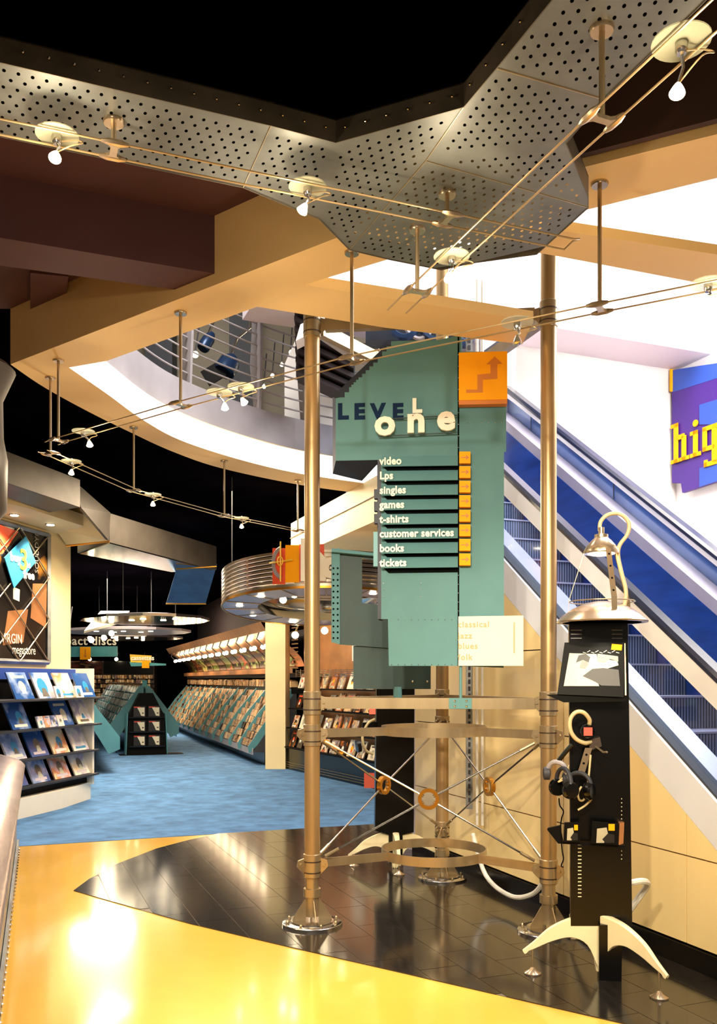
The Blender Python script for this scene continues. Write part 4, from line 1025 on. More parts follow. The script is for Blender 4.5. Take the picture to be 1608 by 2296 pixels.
lamp(TA, 128, 3.35, 'brightly burning spotlight under the steel raceway, near its left end', lean=(.0, -.02), aim=(.05, -.6, -1), power=22)
lamp(TA, 690, 3.35, 'spotlight tilted away on the raceway cables above the cream beam', lean=(-.02, 0), aim=(-.5, -.2, -1))
lamp(TB, 1528, 3.186, 'spotlight with a large glass disc nearest the top corner', lean=(.0, .03), aim=(-.2, -.3, -1), power=20, drop=.1, disc=.075)
lamp(TB, 1013, 3.186, 'brightly burning spotlight in front of the panel tip, above the orange board', lean=(-.01, 0), aim=(0, -.5, -1), power=22)
lamp(TC, 1588, 3.085, 'spotlight burning above the purple sign', aim=(.1, -.4, -1), drop=.06)
lamp(TC, 1160, 3.085, 'unlit clear spotlight between the sign and the right post', lit=False, aim=(0, -.1, -1))
lamp(TC, 540, 3.085, 'spotlight with glass disc in front of the balcony, the upper of two', lean=(.02, 0), aim=(.6, .1, -1))
lamp(TC, 492, 3.085, 'spotlight with glass disc in front of the balcony, the lower of two', lean=(.03, 0), aim=(.1, -.1, -1))
lamp(TC, 187, 3.085, 'spotlight at the far end of the long cables', lean=(.04, 0), aim=(.2, -.2, -1))
lamp(TD, 160, 3.085, 'spotlight at the near end of the curved cables', aim=(0, -.3, -1))
lamp(TD, 343, 3.085, 'small spotlight midway on the curved cables', aim=(.1, -.3, -1))
lamp(TD, 542, 3.085, 'small spotlight on the curved cables beside the left post', aim=(.1, -.3, -1))
# upper-floor lamps
for x, y, lb in ((465, 765, 'small blue spotlight head on the upper floor behind the railing'), (512, 818, 'large blue stage spotlight on the upper floor behind the railing')):
    r = .07 if x < 500 else .12; c = P(x, y, 10.2)
    t = thing('stage_lamp', lb, 'stage lamp', c)
    MB().lathe([(r*.5, -.12), (r, -.04), (r*1.05, .1), (r*.9, .12)], c, 20, (-.4, -.3, -.8)).build('housing', 'blue_lamp', t, True)
    MB().tube([c+Vector((0, 0, .05)), c+Vector((.1, 0, .3)), c+Vector((.25, 0, .42)), c+Vector((.3, 0, 1.2)), c+Vector((.3, 0, 8.19-c.z))], .018, 8).build('arm', 'bright_steel', t, True)
    if x > 500: MB().obox(c+Vector((-.16, -.05, -.12)), (.1, 0, .06), (0, .01, 0), (-.05, 0, .08)).build('barn_door', 'black', t)
for i, (x, y) in enumerate(((438, 795), (632, 818), (611, 842), (592, 867), (652, 790))):
    c = P(x, y, 10.6 if i else 9.6); t = thing('ceiling_bulb', ['bare bulb glowing beside the first railing blade on the upper floor', 'small bulb on the upper floor, second highest of four', 'small bulb on the upper floor, third of the four in a row', 'small bulb on the upper floor, lowest of the four in a row', 'small bulb on the upper floor, highest of the four in a row'][i], 'bulb', c, 'bulbs seen behind the balcony rails')
    MB().ball(c, .035 if i == 0 else .022, 10).build('bulb', 'bulb_glow', t, True)
    MB().rod(c+Vector((0, 0, .03)), c+Vector((0, .3, .5)), .008, 6).build('holder', 'slate', t)

# ================================================================== left side: balustrade, wall, poster, music-book rack
bl = thing('balustrade', 'riveted pinkish steel balustrade cap running along the left edge', 'balustrade', (-2.3, 5.0, 0))
def BQ(d, o, z): return Vector((-1.606-.36*(d-4.02)-o*.941, d-o*.339, z))
top = [BQ(1.2, 0, .9), BQ(7.2, 0, .9), BQ(7.32, .07, .93), BQ(7.32, .55, 1.0), BQ(1.2, .55, 1.0)]
rows = []
for d in (1.2, 3, 5, 6.9, 7.25, 7.32):
    e_ = max(0, (d-7.2)/.12)
    rows.append([BQ(d, o+.10*e_*(1 if o < .2 else 0), z) for o, z in ((-.055, .865), (-.06, .89), (-.05, .905), (.10, .955), (.30, .985), (.55, 1.0))])
MB().strip(rows).build('cap', 'pink_steel', bl, True)
MB().prism([BQ(1.2, .012, .012), BQ(7.3, .012, .012), BQ(7.3, .012, .86), BQ(1.2, .012, .86)], BQ(3, .5, 0)-BQ(3, 0, 0)).build('side_panel', 'galvanised', bl)
MB().obox((BQ(1.2, .0, .84)+BQ(7.28, .0, .84))/2, (BQ(7.28, 0, 0)-BQ(1.2, 0, 0))/2, (BQ(3, .008, 0)-BQ(3, 0, 0)), (0, 0, .03)).build('rivet_flange', 'galvanised', bl)
MB().obox((BQ(1.2, .0, .2)+BQ(7.28, .0, .2))/2, (BQ(7.28, 0, 0)-BQ(1.2, 0, 0))/2, (BQ(3, .008, 0)-BQ(3, 0, 0)), (0, 0, .05)).build('foot_flange', 'galvanised', bl)
mb = MB()
for i in range(56):
    mb.ball(BQ(1.6+i*.1, -.008, .84), .007, 6); mb.ball(BQ(1.6+i*.1, -.010, .2), .011, 6)
mb.build('rivets', 'bright_steel', bl)['kind'] = 'stuff'
# wall carrying the poster
LWd = Vector((.22, .975, 0)).normalized(); LWn = Vector((LWd.y, -LWd.x, 0)); LW0 = Vector((-4.11, 10.23, 0)); LW = Plane(xy(LW0), (LWd.x, LWd.y))
def LWp(a, o, z): return LW0+LWd*a+LWn*o+Vector((0, 0, z))
AE = 1.51
struct('wall_left', MB().prism([LWp(-3.2, 0, 0), LWp(AE, 0, 0), LWp(AE, -.5, 0), LWp(-3.2, -.5, 0)], (0, 0, 3.5)), 'cream2', 'cream pier behind the music book rack and the poster')
struct('ceiling_soffit_left', MB().prism([LWp(-4.2, -.5, 3.42), LWp(-.5, .62, 3.42), LWp(.75, .62, 3.42), LWp(1.35, .02, 3.42), LWp(AE+.55, -.9, 3.42), LWp(-4.2, -1.2, 3.42)], (0, 0, .14)), 'cream2', 'cream dropped soffit with downlights above the poster')
for i, (a, o) in enumerate(((-.1, .25), (.55, .3), (1.75, -.35), (1.7, -.75))):
    t = thing('downlight', ['downlight in the cream soffit, nearest of the poster pair', 'downlight in the cream soffit, second above the poster', 'downlight behind the cream pier, upper of two', 'downlight behind the cream pier, lower of two'][i], 'downlight', LWp(a, o, 3.40), 'downlights around the cream pier')
    c = LWp(a, o, 0); MB().lathe([(.055, 3.412), (.06, 3.418), (.06, 3.42)], c, 20).build('rim', 'bright_steel', t, True)
    MB().lathe([(.04, 3.405), (.045, 3.411)], c, 16).build('bulb', 'bulb_glow', t, True)
    if i < 2: spot('downlight_beam', c+Vector((0, 0, 3.38)), LWp(a, o-.1, 0), 130, 110)
spot('pier_light', LWp(1.05, .45, 3.36), LWp(1.2, 0, 1.9), 75, 100)
po = thing('poster_case', 'tall framed music poster behind diagonal wires on the cream pier', 'poster', LWp(.3, .03, 1.745))
a0, a1, z0, z1 = -1.6, .93, 1.77, 3.36
MB().prism([LWp(a0, .02, z0), LWp(a1, .02, z0), LWp(a1, .02, z1), LWp(a0, .02, z1)], LWn*.01).build('print', 'poster_print', po)
for A, B in (((a0, z0), (a1, z0)), ((a0, z1), (a1, z1)), ((a1, z0), (a1, z1))):
    MB().rod(LWp(A[0], .04, A[1]), LWp(B[0], .04, B[1]), .03, 4).build('frame_bar', 'galvanised', po)
W_, H_ = .62, .53; xk = [a1-i*W_ for i in range(5)]
zk = [z1, z1-H_, z1-2*H_, z0]
for i in range(4):
    for j in range(3):
        p0 = LWp(a1-i*W_, .05, z1-j*H_); p1 = LWp(a1-(i+1)*W_, .05, z1-(j+1)*H_); p2 = LWp(a1-(i+1)*W_, .05, z1-j*H_); p3 = LWp(a1-i*W_, .05, z1-(j+1)*H_)
        MB().rod(p0, p1, .008, 6).build('wire', 'lamp_metal', po); MB().rod(p2, p3, .008, 6).build('wire', 'lamp_metal', po)
dm = MB().prism([LWp(a, .06, z) for a, z in ((.16, 2.62), (.60, 2.98), (.40, 3.26), (-.02, 2.95))], LWn*.012).build('offer_diamond', 'sky_blue', po)
yl = LW.yaw
text('offer_text', 'buy', LWp(.08, .075, 2.93), .15, 'text_white', po, yl, .002, .002)
text('offer_text', '3', LWp(.26, .076, 2.86), .34, 'yellow', po, yl, .002, .006)
text('offer_text', 'get', LWp(.36, .075, 2.89), .10, 'text_white', po, yl, .002, .003)
text('offer_text', 'free', LWp(.34, .075, 2.76), .14, 'text_white', po, yl, .002, .005)
text('poster_text', 'VIRGIN', LWp(-.05, .045, 1.98), .16, 'text_white', po, yl, .001, 0, sx=.8)
text('poster_text', 'megastore', LWp(.16, .045, 1.86), .15, 'text_white', po, yl, .001, 0, sx=.75)
text('poster_text', 'SOUL DYE', LWp(.70, .045, 2.85), .11, 'grey_print', po, yl, .001, 0, pitch=PI/2, roll=-PI/2)
for q_, (pts, m_) in enumerate((([(.55, 2.3), (.88, 2.2), (.9, 2.75), (.6, 2.72)], 'copper'), ([(-.3, 2.9), (.0, 3.0), (.3, 3.3), (-.3, 3.34)], 'red_orange'), ([(.0, 1.95), (.4, 2.0), (.5, 2.4), (.1, 2.35)], 'copper'), ([(.2, 2.5), (.32, 2.48), (.33, 2.62), (.2, 2.64)], 'cream_plate'))):
    MB().prism([LWp(a, .031, z) for a, z in pts], LWn*.003).build('print_patch', m_, po)
# rack
rk = thing('book_rack', 'black tiered rack of music books with a white plinth at the cream pier', 'rack', LWp(.2, .2, .004))
MB().prism([LWp(-2.2, .35, .005), LWp(.6, .42, .005), LWp(AE-.02, .30, .005), LWp(AE, .0, .005), LWp(-2.2, 0, .005)], (0, 0, .22)).build('plinth', 'off_white', rk)
MB().prism([LWp(AE-.05, .34, .2), LWp(AE, .34, .2), LWp(AE, 0, .2), LWp(AE-.05, 0, .2)], (0, 0, 1.5)).build('end_panel', 'off_white', rk)
MB().prism([LWp(-2.2, .06, .2), LWp(AE-.05, .06, .2), LWp(AE-.05, .06, 1.55), LWp(-2.2, .06, 1.55)], -LWn*.04).build('back_panel', 'black', rk)
MB().prism([LWp(-2.2, .3, .2), LWp(AE-.06, .27, .2), LWp(AE-.06, .27, .34), LWp(-2.2, .3, .34)], -LWn*.2).build('kick_panel', 'black', rk)
MB().prism([LWp(-2.2, .10, 1.56), LWp(AE-.02, .10, 1.56), LWp(AE-.02, .10, 1.69), LWp(-2.2, .10, 1.69)], -LWn*.08).build('header_strip', 'sign_blue', rk)
lev = [(1.34, .48), (1.0, .44), (.66, .40), (.35, .40)]
for z, o in lev: MB().prism([LWp(-2.2, o, z-.03), LWp(AE+.02, o, z-.03), LWp(AE+.02, .04, z-.03), LWp(-2.2, .04, z-.03)], (0, 0, .022)).build('shelf', 'slate', rk)
names_ = {0: 'top', 1: 'second', 2: 'third', 3: 'lowest'}
bm_ = {}
def book(w, h, m_, name='music_book'):
    """thin book: printed cover with a title bar and a picture patch, eight layouts"""
    v = random.randrange(8); key = (w, h, m_, v)
    if key not in bm_:
        b = MB(); b.box((0, 0, h/2), (w, .018, h)); rr = random.Random(v*7+3)
        b.cur = 1+v % 5; y = -.0095; z0 = h*rr.choice((.78, .82, .08)); ww = w*rr.uniform(.28, .42)
        b.add([(-ww, y, z0), (ww, y, z0), (ww, y, z0+h*.1), (-ww, y, z0+h*.1)], [(0, 1, 2, 3)])
        b.cur = 1+(v*3+2) % 5; cx, cz, r0 = w*rr.uniform(-.12, .12), h*.45, w*rr.uniform(.16, .28)
        b.add([(cx+r0*math.cos(2*PI*k/10), y, cz+r0*1.2*math.sin(2*PI*k/10)) for k in range(10)], [list(range(10))])
        b.cur = 1+(v+1) % 5; b.add([(cx-r0*.7, y-.0004, cz-r0*1.3), (cx+r0*.8, y-.0004, cz-r0*1.3), (cx+r0*.4, y-.0004, cz-r0*.2), (cx-r0*.3, y-.0004, cz-r0*.2)], [(0, 1, 2, 3)])
        o = b.build(name, m_, None, mats=[m_]+BOOKCOL[m_]); bm_[key] = o.data
        for p in o.data.vertices: pass
        bpy.data.objects.remove(o)
    o = bpy.data.objects.new(name, bm_[key]); COL.objects.link(o); return o
BOOKCOL = {'cover': ['page_white', 'grey_print', 'sky_blue', 'lilac', 'cream_plate'], 'cover_warm': ['page_white', 'orange', 'poster_ink', 'pale_print', 'red_orange']}
kinds = {(0, 0): 'blue and white', (0, 1): 'grey patterned', (0, 2): 'orange and cream', (1, 0): 'pale blue', (1, 2): 'white and lilac'}
for L, (z, o) in enumerate(lev):
    for k in range(4):
        if (L, k) in ((1, 2),): continue
        a = AE-.22-k*.46-(.03 if L == 2 else 0); b = book(.36, .33, 'cover')
        b.location = LWp(a, o-.10, z-.006); b.rotation_euler = (-.42, 0, LW.yaw); 
        tag(b, 'music book on the %s shelf of the black rack, %s from the white end panel' % (names_[L], ['first', 'second', 'third', 'fourth'][k]), 'book', 'music books on the black rack')
for k in range(4):
    b = book(.13, .14, 'cover'); b.location = LWp(AE-.60-.14*k-.22, .36, .992); b.rotation_euler = (-.3, 0, LW.yaw)
    tag(b, 'small cassette book in the gap of the second shelf, %s from the white end panel' % ['first', 'second', 'third', 'fourth'][k], 'book', 'small books on the black rack')
for k in range(2):
    b = book(.16, .15, 'cover'); b.location = LWp(AE-.52-.46*k, .44, 1.334); b.rotation_euler = (-.3, 0, LW.yaw)
    tag(b, 'stack of small pale cards on the top rack shelf, %s gap' % ['first', 'second'][k], 'cards', 'small cards on the black rack')
# flared grey column cap at the very left edge
sk = thing('ceiling_speaker', 'grey rounded drum hanging from the plum ceiling at the left edge', 'speaker', (-2.35, 5.2, 2.5))
MB().lathe([(.20, 2.45), (.28, 2.55), (.285, 2.85), (.262, 2.98), (.258, 3.2), (.33, 3.37), (.30, 3.40)], (-2.35, 5.2, 0), 32).build('drum', 'duct_grey', sk, True)
MB().rod((-2.35, 5.2, 3.39), (-2.35, 5.2, ZC), .03, 10).build('hanger', 'slate', sk)

# ================================================================== ventilation duct and light rafts
du = thing('ventilation_duct', 'angular sheet metal duct folding down under the black shop ceiling', 'duct', (-3, 11, 3.25))
MB().slab([(-3.75, 7.2), (-3.06, 9.8), (-3.54, 10.13), (-3.66, 9.2), (-4.2, 7.5)], 3.45, 3.75).build('duct_section', 'duct_grey', du)
MB().prism([P(164, 1076, 9.82), P(248, 1150, 11.02), P(246, 1214, 11.02), P(182, 1138, 9.82)], (-.05, .12, 0)).build('duct_slope', 'duct_grey', du)
MB().slab([(-3.07, 11.0), (-2.19, 13.75), (-2.95, 14.0), (-3.75, 11.9)], 3.25, 3.61).build('duct_section', 'duct_grey', du)
MB().slab([(-3.07, 11.0), (-2.25, 13.7), (-2.92, 13.9), (-3.72, 11.9)], 3.235, 3.25).build('silver_underside', 'chrome', du)
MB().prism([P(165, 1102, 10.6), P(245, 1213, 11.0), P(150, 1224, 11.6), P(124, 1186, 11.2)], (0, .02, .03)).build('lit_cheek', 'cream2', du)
MB().prism([P(395, 1279, 13.8), P(485, 1271, 13.7), P(461, 1354, 14.9), P(372, 1355, 15.0)], (0, .06, .05)).build('turn_down', 'duct_blue', du)
for a, b in (((265, 1250), (374, 1245)), ((395, 1276), (486, 1270)), ((148, 1224), (246, 1214)), ((372, 1354), (462, 1354))): MB().rod(P(*a, 13.2 if a[0] > 200 else 11), P(*b, 13.2 if a[0] > 200 else 10.9), .012, 6).build('edge_trim', 'brass', du)
for i, (x, y, d, w, m_) in enumerate(((335, 1392, 17.0, 1.15, 'chrome'), (290, 1418, 20.2, 1.4, 'esc_grey'), (265, 1432, 23.4, 1.7, 'chrome'))):
    c = P(x, y, d); t = thing('light_raft', ['curved pale light raft under the blue duct end', 'broad grey light raft with square cut-outs further back', 'low chrome light raft deepest in the shop'][i], 'light raft', c)
    pl = [(w*math.cos(a)*(1.0 if math.cos(a) > 0 else 1.15), 1.4*math.sin(a)) for a in [2*PI*k/12 for k in range(12)]]
    MB().slab([(c.x+p[0]-.15*p[1], c.y+p[1]) for p in pl], c.z, c.z+.05).build('panel', m_, t)
    MB().slab([(c.x+p[0]*.6-.15*p[1], c.y+p[1]*.7) for p in pl], c.z+.05, c.z+.09).build('upper_panel', 'esc_grey', t)
    for k in range(5):
        q = Vector((c.x-.6+.3*k, c.y-.5+.35*(k % 2), c.z-.008)); MB().lathe([(.05, 0), (.055, .008)], q, 12).build('lamp', 'bulb_glow', t)
    for k in (-1, 1): MB().rod((c.x+.5*k, c.y, c.z+.08), (c.x+.5*k, c.y, 4.02), .008, 6).build('hanger', 'slate', t)
wt = thing('white_raft', 'tilted white reflector raft above the compact disc sign', 'light raft', P(240, 1400, 18.6))
MB().prism([P(225, 1375, 19.2), P(290, 1375, 19.2), P(262, 1400, 18.6), P(188, 1420, 18)], (0, .02, .05)).build('reflector', 'off_white', wt)
for i, (x, y) in enumerate(((205, 1435), (233, 1430), (250, 1420))):
    c = P(x, y, 18.4); MB().ball(c, .06, 10).build('bulb', 'bulb_glow', wt, True)
# ================================================================== header signs
hs_ = thing('department_sign', 'teal hanging sign reading compact discs with an orange arrow square', 'sign', P(225, 1478, 20))
SH = Plane((-5.9, 20), (1, .1))
face([(120, 1450), (263, 1449), (263, 1472), (120, 1473)], 'teal', 'board', .05, 0, hs_, SH)
q = SH.at(262, 1446); text('sign_text', 'compact discs', q+SH.n*.02, .27, 'text_white', hs_, SH.yaw, .012, .004, 'RIGHT', sx=.95, space=1.1)
ab = face([(181, 1451), (204, 1451), (204, 1479), (181, 1479)], 'orange', 'arrow_square', .06, .08, hs_, SH)
face([(192, 1456), (194, 1456), (194, 1470), (197, 1470), (193, 1475), (189, 1470), (192, 1470)], 'amber_text', 'arrow', .004, .085, ab, SH)
MB().rod(SH.at(150, 1450), SH.at(162, 1360), .01, 6).build('hanger', 'slate', hs_)
h2 = thing('department_sign', 'small pale hanging sign reading cassettes with a yellow arrow square', 'sign', P(325, 1494, 23))
S2 = Plane((-5.5, 23), (1, .1))
face([(290, 1484), (372, 1488), (372, 1492), (294, 1494)], 'teal', 'board', .05, 0, h2, S2)
face([(291, 1467), (340, 1470), (338, 1486), (293, 1486)], 'yellow', 'letter_plate', .02, 0, h2, S2)
text('sign_text', 'cassettes', S2.at(294, 1480)+S2.n*.03, .17, 'text_white', h2, S2.yaw, .01, .003, sx=.95)
face([(319, 1482), (335, 1482), (335, 1498), (319, 1498)], 'orange', 'arrow_square', .05, .06, h2, S2)
# ================================================================== round canopy
cn = thing('round_canopy', 'round slatted metal canopy with an orange crosshair sign', 'canopy', P(735, 1360, 10.8))
cc = Vector((-.36, 10.85, 2.42)); RCn = 1.28; tl = math.radians(5.7)
def CN(w, r, z):
    x, y = r*math.cos(w), r*math.sin(w); return cc+Vector((x, y*math.cos(tl), -y*math.sin(tl)+z))
n = 48
for i in range(9):
    z = .03+i*.045
    rows = [[CN(2*PI*k/n, RCn+a, z+b) for a, b in ((-.012, -.014), (.012, -.014), (.012, .014), (-.012, .014), (-.012, -.014))] for k in range(n+1)]
    MB().strip(rows).build('slat', 'hoop', cn, True)
rows = [[CN(2*PI*k/n, RCn+a, b) for a, b in ((.0, -.01), (.02, -.01), (.02, .015), (0, .015), (0, -.01))] for k in range(n+1)]
MB().strip(rows).build('lower_rim', 'brass', cn, True)
rows = [[CN(2*PI*k/n, r, 0) for r in (RCn, RCn-.42)] for k in range(n+1)]
un = MB().strip(rows).build('underside', 'esc_grey', cn, True)
mb = MB()
for k in range(16): mb.rod(CN(2*PI*k/16, RCn-.42, -.004), CN(2*PI*k/16, RCn-.01, -.004), .006, 5)
mb.build('underside_joints', 'steel', un)['kind'] = 'stuff'
rows = [[CN(2*PI*k/n, RCn-.42+.05*math.sin(z*12), z) for z in (0, .06, .12, .18, .26)] for k in range(n+1)]
MB().strip(rows).build('inner_cove', 'chrome', cn, True)
for k in range(10):
    q = CN(2*PI*(k+.3)/10, RCn-.2, -.012); MB().lathe([(.035, 0), (.04, .01)], q, 12).build('downlight', 'bulb_glow', cn)
for k in range(12): MB().rod(CN(2*PI*(k+.5)/12, RCn-.03, 0), CN(2*PI*(k+.5)/12, RCn-.03, .4), .01, 6).build('stay', 'steel', cn)
for k in (1, 3, 5): MB().rod(CN(2*PI*k/6, RCn-.1, .35), CN(2*PI*k/6, RCn-.1, 0)+Vector((0, 0, 1.7)), .006, 5).build('hanger_wire', 'slate', cn)
for x, y in ((635, 1345), (660, 1333)):
    MB().ball(P(x, y, 11.2), .045, 10).build('bulb', 'bulb_glow', cn, True)
# curved sign on the canopy
def arcsign(x0, x1, y0, y1, m_, name, rr, parent, th=.01):
    out = []
    for j in range(9):
        x = x0+(x1-x0)*j/8; k = (x-CXP)/FPX
        # nearest intersection of the view column with the canopy cylinder
        a = k*k+1; b = -2*(cc.x*k+cc.y); c_ = cc.x**2+cc.y**2-rr*rr; d = (-b-math.sqrt(max(0, b*b-4*a*c_)))/(2*a)
        out.append([P(x, y0, d), P(x, y1, d)])
    return MB().strip(out).build(name, m_, parent)
arcsign(611, 640, 1229, 1310, 'red_orange', 'sign_panel', RCn+.03, cn)
arcsign(640, 671, 1222, 1306, 'orange', 'sign_panel', RCn+.032, cn)
arcsign(671, 727, 1220, 1304, 'red_orange', 'sign_panel', RCn+.03, cn)
def Pd(x, y, rr=RCn+.05):
    k = (x-CXP)/FPX; a = k*k+1; b = -2*(cc.x*k+cc.y); c_ = cc.x**2+cc.y**2-rr*rr; return P(x, y, (-b-math.sqrt(max(0, b*b-4*a*c_)))/(2*a))
arc_ = [Pd(635-22*math.cos(w), 1262-34*math.sin(w)) for w in [-1.3+2.6*k/14 for k in range(15)]]
MB().tube(arc_, .022, 6).build('grey_arc', 'kerb_grey', cn, True)
MB().rod(Pd(629, 1214, RCn+.09), Pd(629, 1304, RCn+.09), .008, 6).build('crosshair', 'yellow', cn)
MB().rod(Pd(604, 1263, RCn+.09), Pd(655, 1255, RCn+.09), .008, 6).build('crosshair', 'yellow', cn)
MB().tube([Pd(628+6*math.cos(w), 1258+10*math.sin(w), RCn+.1) for w in [2*PI*k/16 for k in range(16)]], .006, 6, True).build('crosshair_ring', 'yellow', cn, True)
for ch_, x, y, h_ in (('h', 671, 1299, 92), ('o', 722, 1293, 62)):
    q = Pd(x, y, RCn+.06); text('sign_letter', ch_, q, h_*q.y/FPX/.72, 'text_white', cn, -.05, .012, .02)
# ================================================================== right-hand shop wall, column, cd racks
Q0 = Vector((-1.71, 16.2, 0)); Wd = Vector((-.319, .948, 0)).normalized(); Wm = Vector((-.948, -.319, 0)).normalized()
def Q(a, o, z): return Q0+Wd*a+Wm*o+Vector((0, 0, z))
struct('wall_shop', MB().prism([Q(-1.0, -1.0, 0), Q(15, -1.0, 0), Q(15, -1.2, 0), Q(-1.0, -1.2, 0)], (0, 0, 4.0)), 'plum_dark', 'dark wall behind the compact disc racks')
struct('wall_far', MB().slab([(-14, 31), (-5, 31), (-5, 31.2), (-14, 31.2)], 0, 4.0), 'black_ceiling', 'black end wall of the shop')
struct('wall_shop_left', MB().slab([(-11.2, 12), (-11, 12), (-11, 31), (-11.2, 31)], 0, 4.0), 'black_ceiling', 'black side wall of the shop')
cx0, cx1 = P(595, 1600, 15.5).x, P(640, 1600, 15.5).x
struct('column', MB().slab([(cx0, 15.5), (cx1, 15.5), (cx1+.05, 15.85), (cx0+.05, 15.85)], .004, 2.66), 'cream2', 'square cream column between the disc racks and the magazine wall')
BW = 1.0; NB = 14; K0 = .0
ru = thing('disc_rack', 'long sloping rack of compact discs with green dividers along the shop wall', 'rack', Q(6, -.3, .004))
MB().prism([Q(-.02, 0, .005), Q(14, 0, .005), Q(14, -.9, .005), Q(-.02, -.9, .005)], (0, 0, .24)).build('plinth', 'gloss_black', ru)
A_, B_ = (.22, .30), (-.55, 1.30)
MB().prism([Q(-.02, A_[0], A_[1]-.05), Q(-.02, B_[0], B_[1]), Q(-.02, B_[0]-.05, B_[1]), Q(-.02, B_[0]-.05, .24), Q(-.02, 0, .24)], Wd*14.02).build('sloping_bed', 'slate', ru)
MB().prism([Q(-.02, A_[0]+.01, A_[1]-.10), Q(14, A_[0]+.01, A_[1]-.10), Q(14, A_[0]+.01, A_[1]+.02), Q(-.02, A_[0]+.01, A_[1]+.02)], -Wm*.02).build('front_lip', 'kerb_grey', ru)
MB().prism([Q(-.02, -.5, 1.30), Q(14, -.5, 1.30), Q(14, -.5, 1.42), Q(-.02, -.5, 1.42)], -Wm*.3).build('black_fascia', 'gloss_black', ru)
for k in range(NB+1):
    MB().prism([Q(k*BW+K0, A_[0]+.06, A_[1]-.08), Q(k*BW+K0, A_[0]+.08, A_[1]+.05), Q(k*BW+K0, -.1, .92), Q(k*BW+K0, B_[0]+.06, B_[1]+.08), Q(k*BW+K0, B_[0]-.04, B_[1]+.05), Q(k*BW+K0, B_[0]-.04, B_[1]-.2)], Wd*.025).build('divider', 'rack_green', ru)
sl = Vector((B_[0]-A_[0], B_[1]-A_[1])); SLn = sl.length; sl.normalize(); NR, NC = 8, 7
cdm = MB().box((0, 0, .068), (.122, .03, .136)).build('compact_disc', 'cd'); cdd = cdm.data; bpy.data.objects.remove(cdm)
ORD = ['first', 'second', 'third', 'fourth', 'fifth', 'sixth', 'seventh', 'eighth', 'ninth', 'tenth', 'eleventh', 'twelfth', 'thirteenth', 'fourteenth']
mb = MB(); cnt = 0; yawr = math.atan2(-Wd.y, -Wd.x)
for k in range(NB):
    for r in range(NR):
        for c in range(NC):
            a = k*BW+K0+.10+c*.134+random.uniform(-.006, .006); w = .03+r*(SLn-.16)/(NR-1)*1.0
            o_, z_ = A_[0]+sl.x*w+.03, A_[1]+sl.y*w+.01
            q = Q(a, o_, z_)
            if random.random() < .05: continue
            if cnt < 296:
                o = bpy.data.objects.new('compact_disc', cdd); COL.objects.link(o); o.location = q; o.rotation_euler = (-.35+random.uniform(-.08, .08), 0, yawr+random.uniform(-.05, .05))
                tag(o, 'compact disc in the %s bay past the cream column, %s row up, %s along' % (ORD[k], ORD[r], ORD[c]), 'compact disc', 'discs in the sloping wall rack'); cnt += 1
            else:
                mb.obox(q+Vector((0, 0, .065)), Wd*.061, Wm*.015, Vector((0, 0, .066))-Wm*.022)
for k in range(int(13.9/.05)):
    a = .02+k*.05; hgt = random.uniform(.10, .15); mb.obox(Q(a, -.56, 1.42+hgt/2), Wd*.023, Wm*.07, (0, 0, hgt/2))
s_ = mb.build('compact_discs', 'cd_stuff'); tag(s_, 'mass of compact discs filling the far bays and top shelf of the wall rack', 'discs', None, 'stuff')
cv = thing('rack_canopy', 'copper toned lit canopy with curved picture panels above the disc racks', 'canopy', Q(6, -.3, 1.70))
prof = [(-.62, 1.66), (-.40, 1.68), (-.40, 1.78), (-.62, 1.80), (-.56, 1.95), (-.42, 2.10), (-.20, 2.26), (.08, 2.42), (.18, 2.58), (.0, 2.62), (-.8, 2.5)]
MB().strip([[Q(-.5, *p) for p in prof], [Q(14, *p) for p in prof]]).build('canopy_shell', 'copper', cv)
MB().prism([Q(-.5, -.5, 1.60), Q(14, -.5, 1.60), Q(14, -.5, 1.67), Q(-.5, -.5, 1.67)], -Wm*.3).build('valance', 'dark_wood', cv)
for k in range(NB):
    pf = [(-.59, 1.81), (-.55, 1.95), (-.41, 2.10), (-.25, 2.21)]
    MB().strip([[Q(k*BW+K0+.02, o+.02, z) for o, z in pf], [Q(k*BW+K0+.94, o+.02, z) for o, z in pf]]).build('picture_panel', 'arc_poster', cv)
    t = thing('rack_lamp', '%s glowing lamp of the row over the wall rack, counted from the cream column' % ORD[k], 'lamp', Q(k*BW+.1, .0, 2.16), 'bulbs along the disc rack canopy')
    for dd in (-.14, .12): MB().ball(Q(k*BW+.1+dd, -.02, 2.16), .045, 10).build('bulb', 'bulb_glow', t, True)
    MB().tube([Q(k*BW+.1, -.02, 2.17), Q(k*BW+.1, .12, 2.3), Q(k*BW+.1, .08, 2.42)], .012, 6).build('arm', 'slate', t)
    if k % 2 == 0: spot('rack_lamp_light', Q(k*BW+.4, .10, 2.16), Q(k*BW+.4, -.25, .9), 42, 140, (1, .64, .34))
